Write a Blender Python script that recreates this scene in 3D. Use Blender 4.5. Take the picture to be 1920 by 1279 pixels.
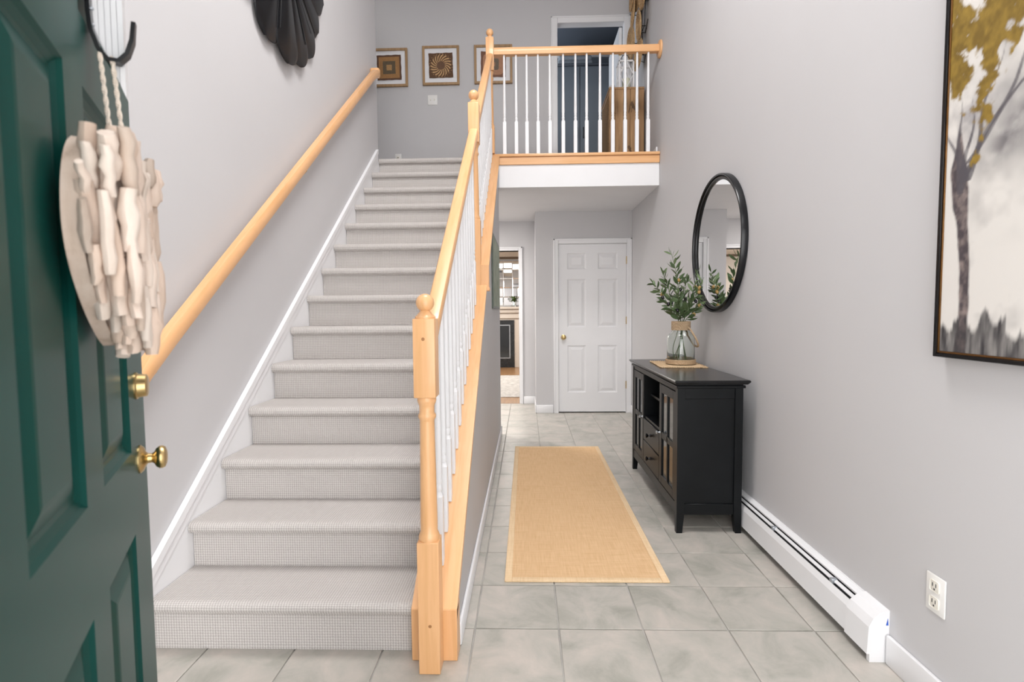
import bpy, bmesh, math, random
import numpy as np
from mathutils import Vector, Matrix, Quaternion

# ------------------------------------------------------------------ scene / camera / world / lights
scene = bpy.context.scene
COL = scene.collection
for o in list(bpy.data.objects):
    bpy.data.objects.remove(o)

IMG_W, IMG_H, F_PX, CAM_H = 1920.0, 1279.0, 973.5, 1.252
PITCH, YAW, ROLL = 0.0583, 0.0275, -0.0087
cd = bpy.data.cameras.new('camera')
cd.sensor_fit = 'HORIZONTAL'
cd.sensor_width = 36.0
cd.lens = 36.0 * F_PX / IMG_W
cd.clip_start = 0.02
cd.dof.use_dof = True
cd.dof.focus_distance = 3.4
cd.dof.aperture_fstop = 4.5
camera = bpy.data.objects.new('camera', cd)
COL.objects.link(camera)
_F = Vector((-math.sin(YAW) * math.cos(PITCH), math.cos(YAW) * math.cos(PITCH), -math.sin(PITCH)))
_R = Vector((math.cos(YAW), math.sin(YAW), 0))
_U = _R.cross(_F)
R2 = _R * math.cos(ROLL) + _U * math.sin(ROLL)
U2 = -_R * math.sin(ROLL) + _U * math.cos(ROLL)
M = Matrix((R2, U2, -_F)).transposed().to_4x4()
M.translation = Vector((0, 0, CAM_H))
camera.matrix_world = M
scene.camera = camera

world = bpy.data.worlds.new('world')
scene.world = world
world.use_nodes = True
bg = world.node_tree.nodes['Background']
bg.inputs['Color'].default_value = (1.0, 0.995, 0.99, 1)
bg.inputs['Strength'].default_value = 3.1

def area(name, loc, rot, sx, sy, power, color=(1, 1, 1)):
    l = bpy.data.lights.new(name, 'AREA')
    l.shape = 'RECTANGLE'; l.size = sx; l.size_y = sy; l.energy = power; l.color = color
    o = bpy.data.objects.new(name, l)
    o.location = loc; o.rotation_euler = rot
    COL.objects.link(o)
    return o
# the foyer's unseen ceiling lamp, then added fill for both halls and living room
area('foyer_ceiling_light', (0.0, 2.2, 5.10), (0, 0, 0), 1.1, 1.1, 72, (1.0, 0.98, 0.965))
area('hall_fill_light', (-1.3, 6.1, 2.41), (0, 0, 0), 0.35, 0.35, 36, (1.0, 0.95, 0.9))  # added to brighten the lower hall, no fixture there
area('upper_hall_fill', (-1.9, 5.7, 5.1), (0, 0, 0), 0.4, 0.4, 1.5, (1.0, 0.97, 0.94))  # weak unseen fill added for the upstairs hall
area('living_room_fill', (-0.9, 9.4, 2.40), (0, 0, 0), 1.6, 1.6, 60, (1.0, 0.96, 0.9))  # overhead fill added to brighten the living room

area('bedroom_fill_light', (-.55, 7.4, 4.3), (0, -math.pi / 2, 0), 1.0, 1.0, 14, (.85, .92, 1.0))  # no window here, added to brighten the dark upstairs room

vs = scene.view_settings
vs.view_transform = 'Standard'
vs.look = 'None'
vs.gamma = 1.0
vs.use_curve_mapping = False
vs.exposure = 0.62

rnd = random.Random(7)

# ------------------------------------------------------------------ materials
MATS = {}
class G:
    """small node-graph helper"""
    def __init__(s, name):
        s.m = bpy.data.materials.new(name); s.m.use_nodes = True
        s.nt = s.m.node_tree; s.n = s.nt.nodes
        s.b = s.n['Principled BSDF']; s.out = s.n['Material Output']
    def add(s, t, **k):
        n = s.n.new(t)
        for a, v in k.items(): setattr(n, a, v)
        return n
    def link(s, a, b): s.nt.links.new(a, b)
    def setv(s, sock, v):
        if isinstance(v, bpy.types.NodeSocket): s.link(v, sock)
        else: sock.default_value = v
    def coord(s, scale=(1, 1, 1), kind='Object', rot=(0, 0, 0)):
        t = s.add('ShaderNodeTexCoord'); m = s.add('ShaderNodeMapping')
        m.inputs['Scale'].default_value = scale; m.inputs['Rotation'].default_value = rot
        s.link(t.outputs[kind], m.inputs['Vector']); return m.outputs['Vector']
    def noise(s, vec, scale=5, detail=4, rough=.55, dist=0):
        n = s.add('ShaderNodeTexNoise'); s.link(vec, n.inputs['Vector'])
        n.inputs['Scale'].default_value = scale; n.inputs['Detail'].default_value = detail
        n.inputs['Roughness'].default_value = rough; n.inputs['Distortion'].default_value = dist
        return n.outputs['Fac']
    def math(s, op, a, b=0.0, c=0.0):
        n = s.add('ShaderNodeMath', operation=op)
        s.setv(n.inputs[0], a); s.setv(n.inputs[1], b)
        if len(n.inputs) > 2: s.setv(n.inputs[2], c)
        return n.outputs[0]
    def ramp(s, fac, stops):
        n = s.add('ShaderNodeValToRGB'); s.link(fac, n.inputs['Fac'])
        el = n.color_ramp.elements
        while len(el) < len(stops): el.new(0.5)
        for e, (p, c) in zip(el, stops):
            e.position = p; e.color = (c[0], c[1], c[2], 1)
        return n.outputs['Color']
    def mix(s, fac, a, b):
        n = s.add('ShaderNodeMix', data_type='RGBA')
        s.setv(n.inputs['Factor'], fac)
        for sock, v in ((n.inputs['A'], a), (n.inputs['B'], b)):
            pass
        ia = [i for i in n.inputs if i.name == 'A' and i.type == 'RGBA'][0]
        ib = [i for i in n.inputs if i.name == 'B' and i.type == 'RGBA'][0]
        s.setv(ia, a if isinstance(a, bpy.types.NodeSocket) else (*a, 1))
        s.setv(ib, b if isinstance(b, bpy.types.NodeSocket) else (*b, 1))
        return [o for o in n.outputs if o.type == 'RGBA'][0]
    def bump(s, h, strength=.2, dist=.01):
        n = s.add('ShaderNodeBump'); s.link(h, n.inputs['Height'])
        n.inputs['Strength'].default_value = strength; n.inputs['Distance'].default_value = dist
        s.link(n.outputs['Normal'], s.b.inputs['Normal'])
    def sep(s, vec):
        n = s.add('ShaderNodeSeparateXYZ'); s.link(vec, n.inputs[0]); return n.outputs
    def fin(s, color=None, rough=.5, metal=0.0, spec=None, coat=0.0, **k):
        if color is not None:
            s.setv(s.b.inputs['Base Color'], color if isinstance(color, bpy.types.NodeSocket) else (*color, 1))
        s.setv(s.b.inputs['Roughness'], rough); s.b.inputs['Metallic'].default_value = metal
        if spec is not None: s.b.inputs['Specular IOR Level'].default_value = spec
        if coat: s.b.inputs['Coat Weight'].default_value = coat
        for a, v in k.items(): s.b.inputs[a].default_value = v
        MATS[s.m.name] = s.m
        return s.m

def plain(name, c, rough=.5, var=.06, scale=6, metal=0.0, bump=0.0, bscale=200, **k):
    g = G(name); v = g.coord()
    f = g.noise(v, scale, 3)
    lo = tuple(x * (1 - var) for x in c); hi = tuple(min(1, x * (1 + var)) for x in c)
    col = g.ramp(f, [(.3, lo), (.7, hi)])
    if bump: g.bump(g.noise(v, bscale, 2), bump, .002)
    return g.fin(col, rough, metal, **k)

def wood(name, axis, base, dark, rough=.35, coat=.15):
    g = G(name)
    sc = {'x': (2.2, 38, 38), 'y': (38, 2.2, 38), 'z': (38, 38, 2.2), 'yz': (38, 3, 3)}[axis]
    v = g.coord(sc)
    f = g.noise(v, 1.0, 6, .6, .6)
    f2 = g.noise(g.coord((3, 3, 3)), 1.5, 2)
    c1 = g.ramp(f, [(.32, dark), (.62, base)])
    c2 = g.mix(g.math('MULTIPLY', f2, .25), c1, tuple(min(1, x * 1.12) for x in base))
    g.bump(f, .04, .002)
    return g.fin(c2, rough, coat=coat)

wall = plain('wall_paint', (.56, .552, .562), .62, .015, 1.2, bump=.05, bscale=350)
white = plain('white_paint', (.80, .80, .815), .38, .015, 3)
ceil_m = plain('ceiling_paint', (.74, .735, .75), .8, .015, 3)
OAK, OAKD = (.78, .448, .222), (.68, .365, .157)
wood_x = wood('maple_x', 'x', OAK, OAKD)
wood_z = wood('maple_z', 'z', OAK, OAKD)
wood_s = wood('maple_slope', 'yz', OAK, OAKD)
brass = plain('brass', (.58, .43, .20), .30, .08, 20, 1.0)
black_metal = plain('black_metal', (.004, .0045, .006), .25, .2, 12, spec=.4)
black_paint = plain('black_paint', (.004, .005, .006), .36, .2, 8, spec=.22)
black_gloss = plain('black_gloss', (.006, .006, .007), .20, .2, 8, spec=.35)
dark_glass = plain('dark_glass', (.012, .015, .018), .06, .1, 3, spec=.8)
slot_dark = plain('slot_dark', (.02, .022, .025), .5)
steel = plain('fin_metal', (.45, .48, .52), .35, .05, 30, .7)
switch_w = plain('switch_plastic', (.82, .81, .79), .3, .01)
socket_c = plain('socket_plastic', (.78, .75, .68), .35, .02)

def mk_tile():
    g = G('ceramic_tile')
    oi = g.add('ShaderNodeObjectInfo')
    t = g.add('ShaderNodeTexCoord')
    off = g.add('ShaderNodeVectorMath', operation='MULTIPLY_ADD')
    cmb = g.add('ShaderNodeCombineXYZ')
    for i in range(3): g.link(oi.outputs['Random'], cmb.inputs[i])
    g.link(cmb.outputs[0], off.inputs[0]); off.inputs[1].default_value = (37, 91, 53); g.link(t.outputs['Object'], off.inputs[2])
    v = off.outputs[0]
    f = g.noise(v, 5.5, 6, .62, .5)
    f2 = g.noise(v, 22, 4, .6)
    c = g.ramp(f, [(.30, (.30, .295, .255)), (.48, (.43, .41, .37)), (.68, (.545, .49, .445))])
    c = g.mix(g.math('MULTIPLY', f2, .25), c, (.44, .43, .40))
    g.bump(f2, .06, .002)
    return g.fin(c, g.ramp(f2, [(.3, (.30,) * 3), (.7, (.42,) * 3)]))
tile_m = mk_tile()
grout = plain('grout', (.44, .425, .40), .9, .15, 9, bump=.2, bscale=400)

def mk_carpet():
    g = G('loop_carpet')
    v = g.coord()
    x, y, z = g.sep(v)[:3]
    u = g.math('MULTIPLY', x, 2 * math.pi / .0098)
    w = g.math('MULTIPLY', g.math('ADD', y, z), 2 * math.pi / .0105)
    nz = g.noise(g.coord((90, 90, 90)), 1.0, 2)
    a = g.math('MULTIPLY_ADD', g.math('SINE', u), .5, .5)
    b = g.math('MULTIPLY_ADD', g.math('SINE', g.math('MULTIPLY_ADD', nz, 2.5, w)), .5, .5)
    h = g.math('POWER', g.math('MULTIPLY', g.math('MULTIPLY_ADD', a, .7, .3), g.math('MULTIPLY_ADD', b, .6, .4)), .6)
    fl = g.noise(g.coord((60, 60, 60)), 1.0, 3)
    big = g.noise(g.coord((3, 3, 3)), 1.0, 2)
    c = g.ramp(h, [(.25, (.30, .275, .26)), (.55, (.52, .49, .47)), (.9, (.64, .61, .59))])
    c = g.mix(g.math('MULTIPLY', fl, .45), c, (.55, .52, .50))
    c = g.mix(g.math('MULTIPLY', big, .12), c, (.44, .41, .39))
    g.bump(h, .7, .004)
    return g.fin(c, .95, spec=.1)
carpet = mk_carpet()

def mk_sisal(name, c1, c2, s=260):
    g = G(name)
    v = g.coord()
    x, y, z = g.sep(v)[:3]
    a = g.math('SINE', g.math('MULTIPLY', x, s * 2.0)); b = g.math('SINE', g.math('MULTIPLY', y, s * 2.6))
    h = g.math('MULTIPLY_ADD', g.math('ADD', a, b), .25, .5)
    nx = g.noise(g.coord((8, 160, 160)), 1, 4); ny = g.noise(g.coord((160, 8, 160)), 1, 4)
    nn = g.math('MULTIPLY_ADD', g.math('ADD', nx, ny), .5, 0)
    c = g.ramp(nn, [(.36, c2), (.60, c1)])
    c = g.mix(g.math('MULTIPLY', h, .12), c, c2)
    g.bump(g.math('ADD', h, nn), .35, .003)
    return g.fin(c, .9, spec=.1)
sisal = mk_sisal('sisal', (.76, .52, .305), (.64, .41, .22))
sisal_b = mk_sisal('runner_binding', (.80, .61, .40), (.70, .50, .30), 420)
straw = mk_sisal('straw', (.72, .54, .35), (.48, .32, .18), 300)

def mk_rope(name, c1, c2, s):
    g = G(name); v = g.coord()
    x, y, z = g.sep(v)[:3]
    st = g.math('SINE', g.math('MULTIPLY', g.math('ADD', g.math('ADD', x, y), g.math('MULTIPLY', z, 2.2)), s))
    nn = g.noise(v, 140, 3)
    f = g.math('MULTIPLY_ADD', st, .25, nn)
    g.bump(f, .5, .003)
    return g.fin(g.ramp(f, [(.25, c2), (.75, c1)]), .9, spec=.1)
rope_m = mk_rope('jute', (.62, .47, .32), (.36, .25, .15), 500)
cord_m = mk_rope('cotton_cord', (.85, .76, .66), (.66, .56, .47), 700)

green = plain('green_door_paint', (.004, .052, .043), .32, .08, 5, spec=.15)
drift = None
def mk_drift():
    g = G('driftwood')
    oi = g.add('ShaderNodeObjectInfo')
    v = g.coord((45, 45, 6))
    f = g.noise(v, 1.0, 5, .6)
    c = g.ramp(f, [(.26, (.36, .27, .21)), (.48, (.68, .56, .48)), (.72, (.80, .71, .64))])
    c2 = g.ramp(oi.outputs['Random'], [(0, (.30, .24, .19)), (.2, (.62, .47, .37)), (.5, (.74, .60, .51)), (.8, (.80, .71, .63)), (1, (.46, .41, .36))])
    g.bump(f, .3, .004)
    return g.fin(g.mix(.6, c, c2), .85, spec=.2)
drift = mk_drift()

def mk_glass(name, tint, rough=0.0, ior=1.45):
    g = G(name)
    g.b.inputs['Transmission Weight'].default_value = 1.0
    g.b.inputs['IOR'].default_value = ior
    nz = g.noise(g.coord(), 4, 2)
    return g.fin(g.ramp(nz, [(0, tint), (1, tuple(min(1, x * 1.01) for x in tint))]), rough)
glass = mk_glass('jar_glass', (.93, .97, .95))
mirror_m = plain('mirror_silver', (.90, .91, .92), .012, .004, 2, 1.0)

def mk_leaf():
    g = G('olive_leaf'); oi = g.add('ShaderNodeObjectInfo')
    c = g.ramp(oi.outputs['Random'], [(0, (.045, .085, .030)), (.5, (.085, .135, .055)), (1, (.15, .20, .095))])
    f = g.noise(g.coord(), 30, 2)
    c = g.mix(g.math('MULTIPLY', f, .4), c, (.11, .16, .07))
    return g.fin(c, .45)
leaf_m = mk_leaf()
stem_m = plain('stem_green', (.10, .15, .06), .6, .2, 40)
olive_black = plain('olive_dark', (.012, .010, .014), .25, .3, 40)
olive_tan = plain('olive_ripe', (.42, .26, .09), .35, .2, 40)
def vcol(name, rough=.7):
    g = G(name); a = g.add('ShaderNodeVertexColor'); a.layer_name = 'paint'
    f = g.noise(g.coord((240, 240, 240)), 1, 2); g.bump(f, .15, .002)
    return g.fin(a.outputs['Color'], rough)
paint_m = vcol('painted_canvas', .75)
frame_wood = wood('frame_oak', 'yz', (.40, .25, .125), (.28, .165, .075), .5, 0)
mat_board = plain('mat_board', (.78, .78, .80), .7, .01)
bronze = plain('bronze_frame', (.20, .095, .030), .32, .2, 30, .8)
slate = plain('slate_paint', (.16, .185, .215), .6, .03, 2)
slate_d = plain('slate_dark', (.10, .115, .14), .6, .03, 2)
cream = plain('cream_paint', (.62, .56, .50), .5, .03, 3)
black_stone = plain('black_stone', (.012, .014, .016), .25, .4, 30)
rattan = wood('rattan', 'z', (.33, .20, .085), (.12, .06, .022), .6, 0)
plank_m = None
def mk_plank():
    g = G('rustic_plank'); oi = g.add('ShaderNodeObjectInfo')
    v = g.coord((30, 30, 2.4))
    f = g.noise(v, 1.0, 6, .65, .8)
    c = g.ramp(f, [(.28, (.085, .042, .017)), (.45, (.30, .165, .07)), (.72, (.50, .30, .14))])
    c2 = g.ramp(oi.outputs['Random'], [(0, (.20, .105, .045)), (1, (.52, .31, .15))])
    kn = g.noise(g.coord((13, 13, 5)), 1.0, 3, .5, .4)
    g.bump(f, .2, .003)
    return g.fin(g.mix(g.math('MULTIPLY', g.math('GREATER_THAN', kn, .66), .75), g.mix(.30, c, c2), (.06, .03, .013)), .6)
plank_m = mk_plank()
floor_wood = wood('living_floor', 'y', (.40, .22, .10), (.27, .135, .055), .3)
rug_m = plain('living_rug', (.50, .48, .46), .95, .25, 14, bump=.3)
candle_m = plain('candle_wax', (.66, .66, .52), .5, .03)
plant_m = plain('plant_green', (.055, .10, .022), .5, .3, 30)
blue_m = plain('blue_sticker', (.02, .10, .50), .4, .02)
seagrass = plain('seagrass', (.46, .30, .15), .8, .35, 60, bump=.5, bscale=300)

# ------------------------------------------------------------------ mesh helpers
ORIG = {}
class MB:
    def __init__(s): s.v = []; s.f = []
    def add(s, vs_, fs):
        b = len(s.v); s.v += [tuple(p) for p in vs_]; s.f += [tuple(i + b for i in f) for f in fs]; return s
    def box(s, x0, x1, y0, y1, z0, z1, bev=0.0, seg=1):
        if bev <= 0:
            vs_ = [(x, y, z) for z in (z0, z1) for y in (y0, y1) for x in (x0, x1)]
            return s.add(vs_, [(0, 2, 3, 1), (4, 5, 7, 6), (0, 1, 5, 4), (2, 6, 7, 3), (0, 4, 6, 2), (1, 3, 7, 5)])
        bm = bmesh.new()
        bmesh.ops.create_cube(bm, size=1)
        for v in bm.verts:
            v.co = ((x0 + x1) / 2 + v.co.x * (x1 - x0), (y0 + y1) / 2 + v.co.y * (y1 - y0), (z0 + z1) / 2 + v.co.z * (z1 - z0))
        bmesh.ops.bevel(bm, geom=bm.edges[:], offset=bev, segments=seg, profile=.5, affect='EDGES')
        s.bm(bm); bm.free(); return s
    def bm(s, bm):
        bm.verts.index_update()
        return s.add([v.co[:] for v in bm.verts], [[v.index for v in f.verts] for f in bm.faces])
    def prism(s, poly, axis, a, b):
        """extrude a 2D polygon along axis from a to b; poly coordinates are the two other axes in x,y,z order"""
        n = len(poly)
        def P(p, t):
            return {'x': (t, p[0], p[1]), 'y': (p[0], t, p[1]), 'z': (p[0], p[1], t)}[axis]
        vs_ = [P(p, a) for p in poly] + [P(p, b) for p in poly]
        fs = [tuple(range(n)), tuple(range(2 * n - 1, n - 1, -1))]
        fs += [(i, i + n, (i + 1) % n + n, (i + 1) % n) for i in range(n)]
        return s.add(vs_, fs)
    def lathe(s, prof, cx=0, cy=0, seg=20, Mx=None, cap=True):
        vs_ = []; fs = []
        for r, z in prof:
            for k in range(seg):
                a = 2 * math.pi * k / seg
                p = Vector((cx + r * math.cos(a), cy + r * math.sin(a), z))
                vs_.append(Mx @ p if Mx else p)
        for i in range(len(prof) - 1):
            for k in range(seg):
                a = i * seg + k; b = i * seg + (k + 1) % seg
                fs.append((a, b, b + seg, a + seg))
        if cap:
            fs.append(tuple(range(seg - 1, -1, -1))); fs.append(tuple((len(prof) - 1) * seg + k for k in range(seg)))
        return s.add(vs_, fs)
    def tube(s, pts, r, seg=8, cap=True, rad=None, closed=False):
        pts = [Vector(p) for p in pts]; n = len(pts)
        up = None; vs_ = []; fs = []
        for i, p in enumerate(pts):
            if closed: t = pts[(i + 1) % n] - pts[i - 1]
            else: t = pts[min(i + 1, n - 1)] - pts[max(i - 1, 0)]
            t.normalize()
            if up is None:
                up = Vector((0, 0, 1)) if abs(t.z) < .9 else Vector((1, 0, 0))
            side = t.cross(up); side.normalize(); up = side.cross(t); up.normalize()
            rr = rad[i] if rad else r
            for k in range(seg):
                a = 2 * math.pi * k / seg
                vs_.append(p + side * (rr * math.cos(a)) + up * (rr * math.sin(a)))
        m = n if closed else n - 1
        for i in range(m):
            for k in range(seg):
                a = i * seg + k; b = i * seg + (k + 1) % seg
                c = ((i + 1) % n) * seg
                fs.append((a, b, c + (k + 1) % seg, c + k))
        if cap and not closed:
            fs.append(tuple(range(seg - 1, -1, -1))); fs.append(tuple((n - 1) * seg + k for k in range(seg)))
        return s.add(vs_, fs)
    def sphere(s, c, r, seg=16, rings=10, sz=1.0, Mx=None):
        vs_ = []; fs = []
        for i in range(rings + 1):
            th = math.pi * i / rings
            for k in range(seg):
                a = 2 * math.pi * k / seg
                p = Vector((r * math.sin(th) * math.cos(a), r * math.sin(th) * math.sin(a), r * sz * math.cos(th)))
                if Mx: p = Mx @ p
                vs_.append(p + Vector(c))
        for i in range(rings):
            for k in range(seg):
                a = i * seg + k; b = i * seg + (k + 1) % seg
                if i == 0: fs.append((a, b + seg, a + seg)) if False else fs.append((a, a + seg, b + seg))
                elif i == rings - 1: fs.append((a, a + seg, b))
                else: fs.append((a, a + seg, b + seg, b))
        return s.add(vs_, fs)
    def xform(s, Mx): s.v = [tuple(Mx @ Vector(p)) for p in s.v]; return s
    def build(s, name, mat, parent=None, smooth=True, angle=38, **tags):
        off = ORIG.get(parent.name, Vector()) if parent else Vector(tags.pop('origin', (0, 0, 0)))
        me = bpy.data.meshes.new(name)
        vv = [(p[0] - off.x, p[1] - off.y, p[2] - off.z) for p in s.v]
        me.from_pydata(vv, [], s.f)
        bm = bmesh.new(); bm.from_mesh(me)
        bmesh.ops.remove_doubles(bm, verts=bm.verts, dist=1e-6)
        bmesh.ops.recalc_face_normals(bm, faces=bm.faces); bm.to_mesh(me); bm.free()
        if smooth:
            me.shade_smooth(); me.set_sharp_from_angle(angle=math.radians(angle))
        me.materials.append(mat)
        o = bpy.data.objects.new(name, me); COL.objects.link(o)
        if parent: o.parent = parent
        else: o.location = off
        ORIG[o.name] = off.copy()
        settags(o, **tags)
        return o

def settags(o, label=None, cat=None, group=None, kind=None):
    if label: o['label'] = label
    if cat: o['category'] = cat
    if group: o['group'] = group
    if kind: o['kind'] = kind
    return o
def thing(name, loc, label, cat, group=None, kind=None):
    o = bpy.data.objects.new(name, None); COL.objects.link(o)
    o.empty_display_size = .05
    o.location = loc; ORIG[o.name] = Vector(loc)
    return settags(o, label, cat, group, kind)
def inst(src, parent, name=None, Mloc=None):
    """linked copy of a mesh object under a parent, Mloc = local matrix"""
    c = src.copy()
    if name: c.name = name
    COL.objects.link(c); c.parent = parent
    if Mloc is not None: c.matrix_local = Mloc
    ORIG[c.name] = ORIG.get(parent.name, Vector())
    return c
def struct(name, mb, mat, smooth=False, **k):
    return mb.build(name, mat, None, smooth, kind='structure', **k)

# ------------------------------------------------------------------ dimensions
XR, XL = 1.27, -1.415          # right and left wall faces
YB = 6.29                      # back wall
ZF, ZC, ZT = 2.72, 2.43, 5.16  # loft floor, hall ceiling, top ceiling
Y1, RUN, NR = 1.84, 0.2475, 14
RISE = ZF / NR
YTOP = Y1 + RUN * (NR - 1)     # top riser
YLOFT = 5.03
XKW = -.262                    # right face of the stair's side wall

# ------------------------------------------------------------------ the shell
fl = MB().box(-3.2, 1.40, -.7, 7.0, -.06, -.006)
floor = struct('floor', fl, grout)
TX, TY, X0, Y0 = .330, .323, -.210, 1.978
gap = .0055
tb = MB().box(-TX / 2 + gap / 2, TX / 2 - gap / 2, -TY / 2 + gap / 2, TY / 2 - gap / 2, -.008, 0, .0018)
first = None
for j in range(-8, 16):
    for i in range(-4, 5):
        xa, xb = X0 + i * TX, X0 + (i + 1) * TX
        ya, yb = Y0 + j * TY, Y0 + (j + 1) * TY
        if xb < XL or xa > XR: continue
        if xb < -.5 and ya > 1.95 and not (ya > 5.0): continue
        if ya > 6.95: continue
        if ya > YB and xa > .12: continue
        if xa < XL - .01 or xb > XR + .01 or yb > 6.95:   # cut tiles along the walls
            x0, x1 = max(xa, XL) + gap / 2, min(xb, XR) - gap / 2
            y1 = min(yb, 6.95)
            MB().box(x0, x1, ya + gap / 2, y1 - gap / 2, -.008, 0, .0018).build('tile', tile_m, floor)
            continue
        if first is None:
            first = tb.build('tile', tile_m, floor)
            first.location = ((xa + xb) / 2, (ya + yb) / 2, 0)
        else:
            c = first.copy(); COL.objects.link(c); c.parent = floor
            c.location = ((xa + xb) / 2, (ya + yb) / 2, 0)

struct('wall_right', MB().box(XR, XR + .12, -.7, YB + .12, -.06, ZT), wall)
struct('wall_left', MB().box(XL - .12, XL, -.7, 5.07, -.06, ZT), wall)
# unseen front wall above the entrance, added with its window opening to shape daylight
struct('wall_front', MB().box(XL - .12, XR + .12, -.82, -.7, 2.55, 3.35).box(XL - .12, XR + .12, -.82, -.7, 4.55, ZT).box(XL - .12, -.85, -.82, -.7, 3.35, 4.55).box(.75, XR + .12, -.82, -.7, 3.35, 4.55), wall)
# lower back wall with the closet doorway, and its return towards the far doorway
DX0, DX1, DZ = .392, 1.208, 2.045
wb = MB().box(.117, DX0 - .012, YB, YB + .1, 0, ZC).box(DX1 + .012, XR, YB, YB + .1, 0, ZC).box(DX0 - .012, DX1 + .012, YB, YB + .1, DZ + .012, ZC)
wb.box(.117, .217, YB + .1, 6.94, 0, ZC)
wb.box(.117, XR, 7.0, 7.06, 0, ZC)
struct('wall_back', wb, wall)
# wall with the doorway to the living room
FX = -.095
wf = MB().box(FX, .217, 6.94, 7.06, 0, ZC).box(-1.0, FX, 6.94, 7.06, 2.045, ZC).box(-3.2, -1.0, 6.94, 7.06, 0, ZC)
struct('wall_hall', wf, wall)
struct('wall_hall_side', MB().box(-3.3, -3.2, 5.07, 7.06, 0, ZC).box(-3.2, -.385, 5.12, 5.2, 0, ZC), wall)
struct('ceiling_hall', MB().box(-3.3, XR, YLOFT + .02, 7.06, ZC, ZC + .05), ceil_m)
# the loft: floor slab, white fascia
struct('floor_loft', MB().box(-3.3, XR, YTOP + .03, YB, ZC + .05, ZF - .012).box(XKW, XR, YLOFT + .02, YTOP + .03, ZC + .05, ZF - .012), ceil_m)
struct('floor_carpet', MB().box(-3.2, XR, YTOP + .035, YB, ZF - .012, ZF), carpet)
struct('trim_1', MB().box(XKW + .012, XR - .002, YLOFT, YLOFT + .02, ZC - .004, ZF - .085), white)
# upper back wall with doorway
UX0, UX1, UZ = .389, 1.166, 4.60
wu = MB().box(-3.3, UX0 - .012, YB, YB + .1, ZC + .05, ZT).box(UX1 + .012, XR, YB, YB + .1, ZC + .05, ZT).box(UX0 - .012, UX1 + .012, YB, YB + .1, UZ + .012, ZT)
wu.box(UX0 - .012, UX1 + .012, YB, YB + .1, ZC + .05, ZF)
struct('wall_upper', wu, wall)
struct('wall_upper_left', MB().box(-3.4, -3.3, 4.95, YB + .1, ZC, ZT).box(-3.3, XL - .12, 4.95, 5.07, ZC, ZT), wall)
struct('ceiling', MB().box(-3.4, XR + .12, -.7, YB + .1, ZT, ZT + .08), ceil_m)
# stair side wall (under the railing)
CL = lambda y: .190 + .768 * (y - 1.79)               # lower cap line
CU = lambda y: 1.545 + .735 * (y - 3.40)              # upper cap line
kw = MB().prism([(1.80, 0), (5.20, 0), (5.20, ZC), (4.62, ZC), (3.42, CU(3.42) - .04), (3.42, CL(3.42) - .035), (1.80, CL(1.80) - .035)], 'x', -.385, XKW)
kw.prism([(4.55, ZC - .05), (4.62, ZC), (YLOFT + .02, ZC), (YLOFT + .02, CU(YLOFT) - .05), (4.55, CU(4.55) - .04)], 'x', -.385, XKW)
struct('wall_stair', kw, wall)

# baseboards
def baseboard(name, pts):
    mb = MB()
    for (x0, x1, y0, y1, h) in pts:
        mb.box(x0, x1, y0, y1, 0, h, .006, 2)
    return struct(name, mb, white, True)
baseboard('baseboard_right', [(XR - .016, XR, -.6, 1.795, .105), (XR - .014, XR, 4.52, YB, .10)])
baseboard('baseboard_stair', [(XKW, XKW + .013, 1.87, 5.205, .09)])
baseboard('baseboard_back', [(.117, .325, YB - .013, YB, .10), (.104, .117, YB - .013, 6.94, .10)])
baseboard('baseboard_hall', [(-.04, .104, 6.927, 6.94, .10)])

def casing(name, x0, x1, z0, z1, y, w=.065, jamb=.1, left=True):
    mb = MB()
    def prof(a, b, c, d, flip):
        mb.box(a, b, y - .014, y, c, d, .004, 1)
    prof(x0 - w, x0, z0, z1 + w, 0); prof(x1, x1 + w, z0, z1 + w, 0); prof(x0, x1, z1, z1 + w, 0)
    for (a, b, c, d) in ((x0 - w, x0 - w + .018, z0, z1 + w), (x1 + w - .018, x1 + w, z0, z1 + w), (x0 - w, x1 + w, z1 + w - .018, z1 + w)):
        mb.box(a, b, y - .020, y - .010, c, d, .003, 1)
    mb.box(x0 - .012, x0, y, y + jamb, z0, z1); mb.box(x1, x1 + .012, y, y + jamb, z0, z1); mb.box(x0 - .012, x1 + .012, y, y + jamb, z1, z1 + .012)
    return struct(name, mb, white, True)
casing('trim_2', DX0, DX1, 0, DZ, YB, .06)
casing('trim_3', UX0, UX1, ZF, UZ, YB, .075)
casing('trim_4', -1.0, FX, 0, 2.045, 6.94, .05, .12)

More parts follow.
